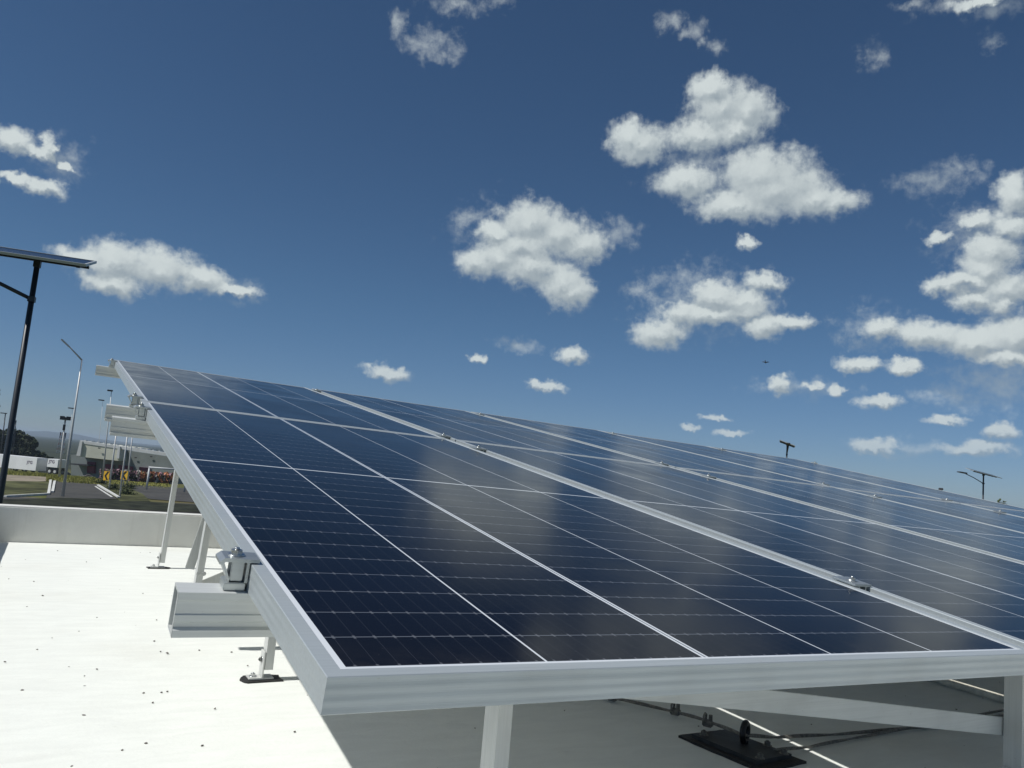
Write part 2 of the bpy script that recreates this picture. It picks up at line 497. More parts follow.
def frame_mesh():
    # section of the frame: (inward, w)
    prof = [(0.0006, 0.0), (0.0, -0.0007)]
    for k in range(1, 17):
        ww = -0.0007 - (PT - 0.0014) * k / 17
        prof.append((0.00016 * (1 - math.cos(2 * math.pi * k / 17 * 3)), ww))
    prof += [(0.0, -PT + 0.0007), (0.0006, -PT), (0.026, -PT), (0.026, -PT + 0.0018), (0.0022, -PT + 0.0018), (0.0022, -0.009),
             (0.0165, -0.009), (0.0165, -0.0006), (0.0157, 0.0)]
    b = bmesh.new()
    rings = []
    for (cx, cy, sx, sy) in ((0, 0, 1, 1), (PW, 0, -1, 1), (PW, PL, -1, -1), (0, PL, 1, -1)):
        rings.append([b.verts.new((cx + sx * i, cy + sy * i, w)) for i, w in prof])
    n = len(prof)
    for k in range(4):
        p, q = rings[k], rings[(k + 1) % 4]
        for i in range(n):
            b.faces.new((p[i], p[(i + 1) % n], q[(i + 1) % n], q[i]))
    mb = MB()
    mb.bm.free()
    mb.bm = b
    return mb


def make_panel(label):
    t = thing('solar_module', label, 'solar panel', None, 'solar panels of the array')
    frame_mesh().build('frame', M['alu'], t)
    gl = MB()
    gl.box((0.0166, 0.0166, -0.0050), (PW - 0.0166, PL - 0.0166, -0.0012))
    gl.build('cell_sheet', M['cells'], t)
    bs = MB()
    bs.box((0.003, 0.003, -0.0090), (PW - 0.003, PL - 0.003, -0.0055))
    bs.build('backsheet', M['backsheet'], t)
    for xx in (0.25, 0.55, 0.85):
        jb = MB()
        jb.box((xx - 0.04, PL / 2 - 0.03, -0.024), (xx + 0.04, PL / 2 + 0.03, -0.0092), None, 0.003)
        jb.build('junction_box', M['rubber'], t)
    return t


colname = ['leftmost', 'second from the left', 'middle', 'fourth from the left', 'rightmost']
proto_panel = None
for r in range(2):
    for k, u in enumerate(JU):
        lab = 'dark solar panel in the %s row, %s of five' % (('lower', 'upper')[r], colname[k])
        mt = ARR @ T((u, (0.0, V2)[r], 0.0008 * ((k * 7 + r * 3) % 3 - 1)))
        if proto_panel is None:
            proto_panel = make_panel(lab)
            proto_panel.matrix_world = mt
        else:
            copy_tree(proto_panel, mt, lab)

# rails along u under the panels
RV = [0.346, 1.952, 2.270, 4.200]
RH = 0.053


def rail_mesh(v, ov):
    y0, y1 = v - 0.018, v + 0.022
    t0 = -PT - 0.0015
    b0 = t0 - RH
    # closed box section; the face towards the camera has a lip, a rib and a groove
    prof = [(y0 - 0.004, t0), (y1 - 0.006, t0), (y1 - 0.006, b0), (y0 - 0.004, b0), (y0 - 0.004, b0 + 0.0085), (y0 + 0.0005, b0 + 0.0115),
            (y0 + 0.0005, b0 + 0.0165), (y0 - 0.0015, b0 + 0.0180), (y0 - 0.0015, b0 + 0.0255), (y0, b0 + 0.027), (y0, t0 - 0.0105), (y0 - 0.0035, t0 - 0.009)]
    mb = MB()
    L_ = UEND + 2 * ov
    mb.prism([(-ov, p, q) for p, q in prof], (L_, 0, 0), False)
    inn = [(y0 + 0.003, b0 + 0.003), (y1 - 0.0085, b0 + 0.003), (y1 - 0.0085, t0 - 0.003), (y0 + 0.003, t0 - 0.003)]
    mb.prism([(-ov, p, q) for p, q in inn], (L_, 0, 0), False)
    for ux in (-0.03, UEND + 0.03):
        mb.quad(*[(ux, p, q) for p, q in inn])
    for ux in (-ov, -ov + L_):
        o4 = [(y0 - 0.002, b0), (y1 - 0.006, b0), (y1 - 0.006, t0), (y0 - 0.002, t0)]
        for k in range(4):
            a_, b_, c_, d_ = o4[k], o4[(k + 1) % 4], inn[(k + 1) % 4], inn[k]
            mb.quad((ux, *a_), (ux, *b_), (ux, *c_), (ux, *d_))
    return mb


rl_lab = ['aluminium mounting rail nearest the camera, its open end sticking out left below the front clamp',
          'aluminium mounting rail under the top of the lower panel row, below its twin',
          'aluminium mounting rail under the bottom of the upper panel row, above its twin',
          'aluminium mounting rail under the highest edge of the array, farthest from the camera']
for v, lab, ov in zip(RV, rl_lab, (0.077, 0.088, 0.093, 0.086)):
    o = rail_mesh(v, ov).build('mounting_rail', M['alu_bar'])
    o.matrix_world = ARR
    tag(o, lab, 'rail', 'rails under the solar array')


# clamps --------------------------------------------------------------
def bolt_mesh(r=0.0070, h=0.0050, washer=0.0098):
    b = MB()
    b.tube([(0, 0, 0), (0, 0, 0.0018)], washer, 16)
    b.tube([(0, 0, 0.0018), (0, 0, 0.0018 + h)], r, 6)
    b.tube([(0, 0, 0.0018 + h), (0, 0, 0.0045 + h)], r * 0.45, 10)
    return b


def make_end_clamp(label):
    """origin: outer top edge of the panel frame; the clamp reaches out towards -u"""
    t = thing('end_clamp', label, 'clamp', None, 'end clamps on the sides of the array')
    b = MB()
    wd = 0.0165
    # top plate with a short chamfered outer end, lying on the frame
    b.prism([(0.0095, -wd, 0.0008), (0.0095, -wd, 0.0048), (-0.031, -wd, 0.0056), (-0.0365, -wd, 0.0012), (-0.0365, -wd, -0.0022), (-0.033, -wd, -0.0022), (-0.0300, -wd, 0.0010)], (0, 2 * wd, 0))
    # neck under the plate and the foot standing on the rail
    b.prism([(-0.034, -wd + 0.002, -0.0015), (-0.0305, -wd + 0.002, -0.0015), (-0.0225, -wd + 0.002, -0.0190), (-0.0225, -wd + 0.002, -0.0240)], (0, 2 * wd - 0.004, 0))
    b.box((-0.0215, -wd + 0.006, -0.0235), (-0.0065, wd - 0.006, 0.0006), None, 0.001)
    b.box((-0.0275, -wd + 0.002, -PT - 0.0008), (-0.0025, wd - 0.002, -0.0245), None, 0.001)
    b.box((-0.0045, -wd + 0.002, -0.0243), (-0.0010, wd - 0.002, 0.0006))
    b.build('clamp_body', M['alu_clamp'], t)
    bolt_mesh().build('bolt', M['steel'], t, (-0.016, 0.0, 0.0052))
    return t


def make_mid_clamp(label):
    t = thing('mid_clamp', label, 'clamp', None, 'mid clamps over the panel joints')
    b = MB()
    b.box((-0.0245, -0.027, 0.0008), (0.0245, 0.027, 0.0050), None, 0.0012)
    b.box((-0.011, -0.025, -PT), (-0.008, 0.025, 0.0008))
    b.box((0.008, -0.025, -PT), (0.011, 0.025, 0.0008))
    b.build('clamp_plate', M['alu_clamp'], t)
    bolt_mesh(0.0065, 0.0035, 0.0105).build('bolt', M['steel'], t, (0, 0, 0.0050))
    return t


pos = ['front', 'lower middle', 'upper middle', 'topmost']
pe = pm = None
for side in (0, 1):
    for i, v in enumerate(RV):
        mt = ARR @ T((0, v, 0)) if side == 0 else ARR @ T((UEND, v, 0)) @ Matrix.Rotation(math.pi, 4, 'Z')
        lab = '%s end clamp with a hex bolt on the %s side of the array' % (pos[i], ('left', 'right')[side])
        if pe is None:
            pe = make_end_clamp(lab)
            pe.matrix_world = mt
        else:
            copy_tree(pe, mt, lab)
for k in range(1, 5):
    for i, v in enumerate(RV):
        uc = (JU[k - 1] + PW + JU[k]) / 2
        mt = ARR @ T((uc, v, 0))
        lab = '%s mid clamp plate with bolt on the %s joint between panel columns' % (pos[i], ORD[k - 1])
        if pm is None:
            pm = make_mid_clamp(lab)
            pm.matrix_world = mt
        else:
            copy_tree(pm, mt, lab)

# supports --------------------------------------------------------------
STX = [0.580 + 1.292 * k for k in range(5)]
BEAM_T = -PT - 0.0015 - RH - 0.001           # top of the sloped beams
BEAM_H = 0.040


def beam_bottom(x, y):
    u = x - AO.x
    v = (y - AO.y) / 0.98944
    for _ in range(4):
        p = A(u, v, BEAM_T - BEAM_H)
        u += x - p.x
        v += (y - p.y) / 0.98944
    return A(u, v, BEAM_T - BEAM_H).z


for k, x in enumerate(STX):
    b = MB()
    u = x - AO.x
    b.box((u - 0.020, 0.27, BEAM_T - BEAM_H), (u + 0.020, 4.30, BEAM_T), None, 0.0015)
    o = b.build('sloped_beam', M['alu_v'])
    o.matrix_world = ARR
    tag(o, 'sloped aluminium beam under the panels on the %s line of posts from the left' % ORD[k], 'beam', 'sloped beams under the array')


def make_foot(t, z_top, mirror):
    f = MB()
    # irregular sealant pad
    n = 18
    ring = []
    for i in range(n):
        a = 2 * math.pi * i / n
        rx, ry = 0.052, 0.033
        e = 0.35
        px = rx * math.copysign(abs(math.cos(a)) ** e, math.cos(a)) * (1 + 0.10 * math.sin(5 * a + z_top * 9))
        py = ry * math.copysign(abs(math.sin(a)) ** e, math.sin(a)) * (1 + 0.10 * math.sin(3 * a + z_top * 5))
        ring.append((px - 0.012, py, -0.004))
    f.prism(ring, (0, 0, 0.0065))
    f.build('foot_pad', M['rubber'], t)
    f = MB()
    f.box((-0.050, -0.020, 0.0035), (0.016, 0.020, 0.0080), None, 0.001)
    f.box((-0.0165, -0.020, 0.0080), (-0.0125, 0.020, 0.075), None, 0.001)
    br = f.build('foot_bracket', M['alu_v'], t)
    bolt_mesh(0.0065, 0.006, 0.010).build('bolt', M['steel'], br, (-0.036, 0, 0.0080))
    q = bolt_mesh(0.0055, 0.005, 0.008).build('bolt', M['steel'], br, (-0.0165, 0, 0.052))
    q.rotation_euler = (0, -math.pi / 2, 0)


def make_post(label, x, y, top, lean=0.0):
    t = thing('support_post', label, 'post', T((x, y, 0)), 'posts under the solar array')
    p = MB()
    # channel section 24 x 38 mm open to the right
    hx, hy, th = 0.011, 0.019, 0.0028
    sec = [(-hx, -hy), (hx, -hy), (hx, -hy + th), (-hx + th, -hy + th), (-hx + th, hy - th), (hx, hy - th), (hx, hy), (-hx, hy)]
    p.prism([(a, b, 0.028) for a, b in sec], (lean, 0, top - 0.028))
    po = p.build('post', M['alu_v'], t)
    for zz in (0.052, top - 0.03):
        q = bolt_mesh(0.0055, 0.005, 0.0085).build('bolt', M['steel'], po, (-hx - (0.0 if zz > 0.1 else 0.0055) + lean * (zz - .028) / (top - .028), 0, zz))
        q.rotation_euler = (0, -math.pi / 2, 0)
    make_foot(t, top, 1)
    return t


rows_y = [(0.985, 'front'), (2.235, 'second'), (4.305, 'rear')]
for k, x in enumerate(STX):
    for y, nm in rows_y:
        dx, ln = (-0.040, 0.022) if nm == 'rear' else (0, 0)
        make_post('%s aluminium post on a black foot pad, on the %s post line from the left' % (nm, ORD[k]), x + dx, y, beam_bottom(x, y) - 0.001, ln)

# cross braces --------------------------------------------------------------
def brace(label, p0, p1, w, h, mat):
    b = MB()
    b.beam(p0, p1, w, h, (0, 0, 1), 0.001)
    o = b.build('cross_brace', mat)
    tag(o, label, 'brace', 'braces between the posts')
    return o


for k in range(4):
    x0, x1 = STX[k], STX[k + 1]
    brace('flat diagonal brace behind the front posts, from the %s post line down to the %s' % (ORD[k], ORD[k + 1]),
          (x0 + 0.0, 1.010, 0.324 - 0.012 * k), (x1 + 0.012, 1.010, 0.152), 0.006, 0.0375, M['alu_bar'])
# the pair of leaning struts behind the left clamp
st = make_post('leaning post with pairs of bolts, seen just above the open end of the front rail', 0.500, 3.02, beam_bottom(0.55, 3.02) - 0.001, 0.028)
for zz in (0.120, 0.165):
    for dx in (-0.009, 0.009):
        q = bolt_mesh(0.005, 0.004, 0.0075).build('bolt', M['steel'], st.children[0], ((zz - .028) * 0.07 + dx, -0.019, zz))
        q.rotation_euler = (math.pi / 2, 0, 0)
b = MB()
b.beam((0.487, 3.12, 0.165), (0.560, 3.12, 0.525), 0.006, 0.032, (1, 0, 0), 0.001)
tag(b.build('leaning_strut', M['alu_v']), 'wide flat strut leaning right behind the bolted upright strut', 'strut')
brace('short flat brace rising right from the bolted upright strut to the front clamp', (0.500, 3.045, 0.105), (1.15, 3.045, 0.41), 0.006, 0.036, M['alu_v'])
# ------------------------------------------------------------------ things lying on the roof under the array
# anchor plate with an eye, and the wire rope that runs through it
AP = [(1.434, 1.530), (1.566, 1.535), (1.599, 1.318), (1.456, 1.307)]
t = thing('anchor_plate', 'black square anchor plate with an upright eye, under the front of the array', 'anchor plate', T((1.514, 1.424, 0)))
p = MB()
ring = []
for i in range(4):
    a_, b_ = Vector(AP[i]), Vector(AP[(i + 1) % 4])
    for k in range(9):
        q = a_.lerp(b_, k / 9) - Vector((1.514, 1.424))
        q *= 1 + 0.035 * noise.noise(Vector((i * 7.3 + k * 1.7, 2.2, 0)))
        ring.append((q.x * 1.12, q.y * 1.10, -0.004))
p.prism(ring, (0, 0, 0.008))
p.build('sealant_sheet', M['rubber'], t)
p = MB()
p.prism([((a_ - 1.514) * 0.86, (b_ - 1.424) * 0.86, 0.004) for a_, b_ in AP], (0, 0, 0.010))
p.build('plate', plain('black_coated_plate', (0.030, 0.031, 0.034), 0.5, 0.1, 0.3, 40, 0.3), t)
p = MB()
ev = [(0.021 * math.cos(a), 0.0, 0.038 + 0.021 * math.sin(a)) for a in [2 * math.pi * i / 20 for i in range(21)]]
p.tube(ev, 0.0075, 10, False)
p.tube([(0, 0, 0.012), (0, 0, 0.020)], 0.010, 12)
e_ = p.build('eye_bolt', plain('black_steel_eye', (0.025, 0.025, 0.028), 0.4, 0.6, 0.3, 60), t, (0.019, 0.004, 0))
e_.rotation_euler = (0, 0, R(28))
for (dx, dy) in ((-0.045, 0.075), (0.060, -0.030), (0.055, -0.085), (-0.03, -0.09)):
    bolt_mesh(0.0075, 0.008, 0.011).build('bolt', M['rust'], t, (dx, dy, 0.0135))


def rope(pts, rad, turns=60):
    """two strands twisted round each other along the points"""
    pts = [Vector(q) for q in pts]
    out = []
    for s in range(len(pts) - 1):
        for k in range(14):
            out.append(pts[s].lerp(pts[s + 1], k / 14))
    out.append(pts[-1])
    mb = MB()
    for ph in (0, math.pi):
        st_ = []
        for i, q in enumerate(out):
            a = ph + i * 0.22
            st_.append(q + Vector((0, math.cos(a), math.sin(a))) * rad * 0.75 + Vector((0, 0, 0.0006 * math.sin(i * .4))))
        mb.tube(st_, rad, 6)
    return mb


t = thing('wire_rope', 'grey twisted wire rope running through the eye of the black anchor plate', 'rope', T((0, 0, 0)))
rope([(1.30, 2.03, 0.014), (1.443, 1.833, 0.012), (1.527, 1.668, 0.016), (1.533, 1.560, 0.026), (1.531, 1.43, 0.030)], 0.0027).build('strand', M['rust'], t)
rope([(1.531, 1.43, 0.030), (1.66, 1.44, 0.012), (1.86, 1.425, 0.008), (2.25, 1.40, 0.007), (2.8, 1.42, 0.007)], 0.0027).build('strand', M['rust'], t)
rope([(1.56, 1.36, 0.016), (1.70, 1.372, 0.008), (1.90, 1.392, 0.007), (2.21, 1.412, 0.007), (2.8, 1.46, 0.007)], 0.0024).build('strand', M['rust'], t)
for q in ((1.443, 1.833, 0.014), (1.527, 1.668, 0.018), (1.535, 1.555, 0.022)):
    p = MB()
    p.box((-0.013, -0.010, -0.010), (0.013, 0.010, 0.006), None, 0.003)
    p.tube([(-0.008, -0.009, -0.006), (-0.008, -0.012, 0.016), (-0.008, 0, 0.021), (-0.008, 0.012, 0.016), (-0.008, 0.009, -0.006)], 0.0028, 8)
    p.tube([(0.005, 0.006, 0.004), (0.005, 0.006, 0.018)], 0.005, 6)
    k_ = p.build('rope_clip', M['rust'], t, q)
    k_.rotation_euler = (0, 0, R(-60))
# conduit on the roof
p = MB()
p.tube([(2.822 + 0.104 * (yy - 1.53), yy, 0.013) for yy in (3.6, 3.0, 2.4, 1.82, 1.53, 1.2, 0.7, 0.2)], 0.0135, 14)
tag(p.build('conduit_pipe', plain('pale_conduit_paint', (0.60, 0.58, 0.50), 0.6, 0, 0.2, 25)), 'pale conduit pipe lying on the roof, with a strip of sunlight along its top', 'conduit')

# grit blown over the roof
gm = MB()
GRIT = [(27, 183), (132, 235), (83, 270), (443, 228), (300, 303), (485, 310), (115, 402), (497, 408), (518, 414), (617, 404), (15, 440), (300, 463), (262, 516), (68, 530), (445, 537), (500, 535), (518, 532), (473, 567), (666, 585), (260, 607), (913, 657), (452, 693), (378, 715), (626, 700), (222, 765), (767, 452), (717, 410)]


def px_on(x, y, z):
    d = RC @ Vector(((x - 512) / F_PX, (y - 384) / F_PX, 1.0))
    return CAM + d * ((z - CAM.z) / d.z)


def px_at(x, y, Y):
    d = RC @ Vector(((x - 512) / F_PX, (y - 384) / F_PX, 1.0))
    return CAM + d * ((Y - CAM.y) / d.y)


spots = []
for (gx, gy) in GRIT:
    q = px_on(gx / 3.097, 520 + gy / 3.097, 0)
    spots.append((q.x, q.y, 0.0040 if (gx, gy) in ((132, 235), (518, 414), (68, 530), (260, 607)) else 0.0028))
for i in range(120):
    spots.append((random.uniform(-0.2, 3.2), random.uniform(0.9, 5.1), random.choice((0.0012, 0.0015, 0.002, 0.003))))
for (sx, sy, sr) in spots:
    r = bmesh.ops.create_icosphere(gm.bm, subdivisions=1, radius=sr, matrix=T((sx, sy, sr * 0.45)) @ Matrix.Rotation(random.uniform(0, 6), 4, 'Z') @ Matrix.Diagonal((1.3, 0.9, 0.6, 1)))
    for v in r['verts']:
        v.co += Vector((random.uniform(-1, 1), random.uniform(-1, 1), random.uniform(-.4, .4))) * sr * 0.25
tag(gm.build('roof_grit', plain('dark_grit', (0.10, 0.09, 0.075), 0.9, 0, 0.4, 300)), 'dark grit and crumbs scattered over the white roof coating', 'grit', None, 'stuff')

# ------------------------------------------------------------------ ground, roads
def terrain_z(x, y):
    z = GZ
    if y > 112:
        z -= min(1.0, (y - 112) / 70.0) * 2.5
    return z


def make_ground():
    m, b, p = new_mat('rough_grass_and_earth')
    pos_ = b.n.new('ShaderNodeNewGeometry').outputs['Position']
    n1 = b.noise(pos_, 0.07, 6, 0.65)
    n2 = b.noise(pos_, 0.9, 5, 0.65)
    c = b.mix(b.ramp(n2, 0.3, 0.7), (0.065, 0.078, 0.022), (0.13, 0.135, 0.036))
    c = b.mix(b.ramp(n1, 0.46, 0.62), c, (0.115, 0.100, 0.040))
    c = b.mix(b.ramp(b.noise(pos_, 0.25, 5, 0.7), 0.58, 0.7), c, (0.16, 0.135, 0.095))
    woods = b.mix(b.ramp(b.noise(pos_, 0.02, 5, 0.7), 0.35, 0.65), (0.020, 0.027, 0.017), (0.042, 0.050, 0.030))
    c = b.mix(b.ramp(b.sep(pos_)[1], 190.0, 235.0), c, woods)
    b.put(p.inputs['Base Color'], c)
    p.inputs['Roughness'].default_value = 0.9
    p.inputs['Specular IOR Level'].default_value = 0.2
    g = MB()
    ys = [-400, -100, -20, 0, 20, 40, 60, 80, 100, 112, 124, 136, 148, 160, 172, 182, 220, 300, 500, 900, 1600, 3000, 6000, 12000]
    xs = [-9000, -4000, -1500, -600, -250, -100, -50, -25, 0, 25, 50, 100, 250, 600, 1500, 4000, 9000]
    gr = [[g.bm.verts.new((x, y, terrain_z(x, y))) for y in ys] for x in xs]
    for i in range(len(xs) - 1):
        for j in range(len(ys) - 1):
            g.bm.faces.new((gr[i][j], gr[i + 1][j], gr[i + 1][j + 1], gr[i][j + 1]))
    tag(g.build('ground', m), None, None, None, 'structure')


make_ground()


def asphalt(name, col, var=0.3):
    m, b, p = new_mat(name)
    pos_ = b.n.new('ShaderNodeNewGeometry').outputs['Position']
    c = b.mix(b.ramp(b.noise(pos_, 0.35, 6, 0.7), 0.3, 0.7), tuple(x * (1 - var) for x in col), tuple(x * (1 + var) for x in col))
    c = b.mix(b.m('MULTIPLY', b.ramp(b.noise(b.v('MULTIPLY', pos_, (1, 0.25, 1)), 0.5, 5, 0.7), 0.6, 0.72), 0.55), c, tuple(x * 1.9 for x in col))
    b.put(p.inputs['Base Color'], c)
    p.inputs['Roughness'].default_value = 0.85
    return m


M['road'] = asphalt('worn_asphalt', (0.050, 0.047, 0.041))
M['road2'] = asphalt('paler_asphalt', (0.054, 0.051, 0.043), 0.3)
M['kerb'] = plain('white_painted_kerb', (0.62, 0.62, 0.58), 0.7, 0, 0.15, 3)
M['earth'] = plain('pale_trodden_earth', (0.25, 0.21, 0.155), 0.95, 0, 0.25, 0.6)
M['verge'] = plain('dark_green_verge', (0.075, 0.078, 0.036), 0.95, 0, 0.6, 0.35, 0.2, 0.1)
M['field'] = plain('yellow_green_grass', (0.085, 0.092, 0.020), 0.95, 0, 0.45, 0.35, 0.2, 0.1)


def sheet(name, pts, lift, mat, kind='structure'):
    """flat strip of ground cover; the corners are pixels of the survey picture brought down to the ground"""
    mb = MB()
    P_ = [px_on(x, y, GZ + lift) for x, y in pts]
    mb.bm.faces.new([mb.bm.verts.new(q) for q in P_])
    o = mb.build(name, mat)
    if o.data.polygons[0].normal.z < 0:
        o.data.flip_normals()
    return tag(o, None, None, None, kind)


sheet('road', [(-140, 490), (-60, 494), (60, 499), (230, 505), (330, 512), (420, 520), (420, 640), (-200, 640)], 0.03, M['road'])
sheet('pavement', [(53, 480), (96, 484), (119, 499), (60, 498), (46, 498)], 0.05, M['road2'])
sheet('road', [(118, 484), (200, 489), (300, 496), (330, 512), (232, 505), (150, 499), (128, 492)], 0.05, M['road'])
sheet('path', [(-60, 474), (8, 475), (49, 477), (50, 481), (8, 482), (-60, 479)], 0.03, M['earth'])
tag(sheet('verge', [(-60, 480), (50, 481.5), (48, 494.5), (5, 496.5), (-60, 494)], 0.04, M['verge']), 'dark grass verge', 'grass', None, 'stuff')
tag(sheet('verge', [(97, 484), (121, 484), (143, 494), (150, 501), (120, 501)], 0.07, M['verge']), 'dark grass on the traffic island', 'grass', None, 'stuff')
tag(sheet('verge', [(-80, 500.5), (20, 499), (60, 497.5), (125, 500), (232, 507), (232, 514), (60, 506), (-80, 507)], 0.06, plain('brown_verge', (0.030, 0.033, 0.022), 0.95, 0, 0.5, 0.7, 0.2, 0.1)), 'brownish grass strip behind the parapet', 'grass', None, 'stuff')


def kerb_line(name, label, pts, w, h=0.13):
    mb = MB()
    P_ = [px_on(x, y, GZ) for x, y in pts]
    for a_, b_ in zip(P_[:-1], P_[1:]):
        mb.beam((a_.x, a_.y, GZ + h / 2 + 0.02), (b_.x, b_.y, GZ + h / 2 + 0.02), w, h + 0.04)
    return tag(mb.build(name, M['kerb']), label, 'kerb')


kerb_line('kerb', 'white L-shaped kerb round the corner of the dark grass verge', [(50.5, 481), (48.3, 495), (5, 497.5)], 0.22)
kerb_line('kerb', 'short white kerb between verge and grey pavement, right of the L-shaped one', [(54.5, 482), (52.2, 493)], 0.22)
kerb_line('kerb', 'longer white kerb slanting along the traffic island', [(98, 486), (118.6, 498.5)], 0.24)
kerb_line('kerb', 'white kerb stripe on the pavement just left of the island kerb', [(95.3, 487), (112, 497.8)], 0.14, 0.05)

# ------------------------------------------------------------------ hills
def hill(name, pts, Y, depth, col):
    """a ridge line along pixels of the survey picture at distance Y, given a broad rounded body"""
    mb = MB()
    P_ = [px_at(x, y, Y) for x, y in pts]
    P2 = []
    for a_, b_ in zip(P_[:-1], P_[1:]):
        for k in range(10):
            q = a_.lerp(b_, k / 10)
            q.z += (noise.noise(Vector((q.x * 0.004, Y, 0))) + 0.5 * noise.noise(Vector((q.x * 0.015, Y, 4)))) * Y * 0.0006
            P2.append(q)
    rows_ = []
    for s, zf in ((-1.0, 0.0), (-0.6, 0.42), (-0.3, 0.78), (0.0, 1.0), (0.4, 0.7), (1.0, 0.0)):
        rows_.append([mb.bm.verts.new((q.x, q.y + s * depth + 0.12 * depth * noise.noise(Vector((q.x * 0.006, s * 3, 9))), GZ - 3 + (q.z - GZ + 3) * zf)) for q in P2])
    for a_, b_ in zip(rows_[:-1], rows_[1:]):
        for i in range(len(P2) - 1):
            f = mb.bm.faces.new((a_[i], a_[i + 1], b_[i + 1], b_[i]))
            f.smooth = True
    o = mb.build(name, plain(name + '_scrub', col, 0.95, 0, 0.3, 0.01, 0, 0.1))
    return tag(o, None, None, None, 'structure')


hill('hills', [(-420, 400), (-200, 412), (-60, 428), (20, 431), (44, 431), (72, 433.5), (100, 439), (200, 450), (420, 468), (700, 492), (1100, 530), (1600, 575)], 5200, 900, (0.040, 0.044, 0.040))
hill('hills', [(-420, 404), (-200, 420), (-60, 434), (20, 438), (50, 441.5), (75, 444), (110, 445), (200, 453.5), (420, 471), (700, 495.5), (1100, 533), (1600, 579)], 2600, 450, (0.030, 0.036, 0.030))


# ------------------------------------------------------------------ trees
def leaf_mat(name, col):
    m, b, p = new_mat(name)
    info = b.n.new('ShaderNodeNewGeometry')
    c = b.mix(info.outputs['Random Per Island'], tuple(x * 0.55 for x in col), tuple(x * 1.45 for x in col))
    b.put(p.inputs['Base Color'], c)
    p.inputs['Roughness'].default_value = 0.75
    p.inputs['Specular IOR Level'].default_value = 0.25
    return m


M['bark'] = plain('grey_brown_bark', (0.10, 0.08, 0.06), 0.9, 0, 0.3, 8)
M['leaf_dark'] = leaf_mat('dark_foliage', (0.030, 0.040, 0.018))
M['leaf_mid'] = leaf_mat('mid_green_foliage', (0.050, 0.065, 0.022))


def tree(label, x, y, h, rx, ry, mat, nleaf=1500, leaf=0.5, base=None, group=None, trunk_h=0.3):
    z0 = terrain_z(x, y) if base is None else base
    t = thing('leafy_tree', label, 'tree', T((x, y, z0)), group)
    mb = MB()
    mb.tube([(0, 0, -0.3), (0.05 * h * .1, 0, h * trunk_h), (0.02 * h, 0.02 * h, h * 0.7)], [h * 0.03, h * 0.022, h * 0.008], 8)
    for k in range(6):
        a = k * 1.05 + 0.3
        mb.tube([(0, 0, h * (trunk_h + 0.03 * k)), (rx * 0.35 * math.cos(a), ry * 0.35 * math.sin(a), h * (trunk_h + 0.16 + 0.03 * k)), (rx * 0.7 * math.cos(a), ry * 0.7 * math.sin(a), h * (trunk_h + 0.32 + 0.03 * k))], [h * 0.012, h * 0.008, h * 0.003], 6)
    mb.build('trunk', M['bark'], t)
    lf = MB()
    ch = h * (1 - trunk_h * 0.75) / 2
    cz = h - ch
    lobes = []
    for k in range(16):
        a = random.uniform(0, 2 * math.pi)
        e = random.uniform(-0.8, 1.0)
        rr = math.sqrt(max(0, 1 - e * e)) * random.uniform(0.45, 0.72)
        lobes.append((rx * rr * math.cos(a), ry * rr * math.sin(a), cz + ch * e * 0.68, random.uniform(0.26, 0.44)))
    for k in range(nleaf):
        lx, ly, lz, lr = random.choice(lobes)
        d = Vector((random.gauss(0, 1), random.gauss(0, 1), random.gauss(0, 1))).normalized() * (random.random() ** 0.4)
        c = Vector((lx + d.x * lr * rx, ly + d.y * lr * ry, lz + d.z * lr * ch))
        n = (d + Vector((random.uniform(-1, 1), random.uniform(-1, 1), random.uniform(-.4, 1.2)))).normalized()
        s = n.orthogonal().normalized()
        u = n.cross(s)
        w = leaf * random.uniform(0.5, 1.1)
        lf.bm.faces.new([lf.bm.verts.new(c + s * (w * p_) + u * (w * q_)) for p_, q_ in ((-.5, -.3), (.1, -.5), (.55, .1), (.1, .5), (-.45, .35))])
    lf.build('crown', mat, t, None, False)
    return t


def tree_px(label, xc, ytop, xr, Y, mat, **kw):
    """a tree whose crown top stands at a pixel of the survey picture at distance Y; xr = crown radius in pixels"""
    q = px_at(xc, ytop, Y)
    z0 = terrain_z(q.x, Y)
    rad = xr / F_PX * (Vector(q) - CAM).length
    return tree(label, q.x, Y, q.z - z0, rad, rad, mat, **kw)


gt = 'dark trees behind the white trailers'
tree_px('tall dark tree at the left edge behind the long white trailer', -6, 428, 13, 215, M['leaf_dark'], nleaf=2600, leaf=0.9, group=gt, trunk_h=0.12)
tree_px('broad dark tree behind the middle of the long white trailer', 17, 426.5, 14, 222, M['leaf_dark'], nleaf=2600, leaf=0.9, group=gt, trunk_h=0.12)
tree_px('dark tree at the right end of the clump, sloping down towards the hills', 32, 435, 10, 214, M['leaf_dark'], nleaf=2200, leaf=0.9, group=gt, trunk_h=0.1)
tree_px('low dark bush at the foot of the tree clump, above the gap between trailers', 43, 452, 6, 210, M['leaf_dark'], nleaf=1200, leaf=0.6, group=gt, trunk_h=0.05)
tree_px('low dark bush behind the short white box trailer', 54, 456.5, 6, 205, M['leaf_dark'], nleaf=900, leaf=0.6, group=gt, trunk_h=0.05)
tree_px('tree at the left picture edge of which only a few twigs show', -16, 330, 18, 34, M['leaf_dark'], nleaf=900, leaf=0.22, trunk_h=0.35)
tree_px('small tree top showing over the right end of the array beside the solar lamp', 1001, 496.5, 8, 62, M['leaf_mid'], nleaf=700, leaf=0.30, trunk_h=0.3)


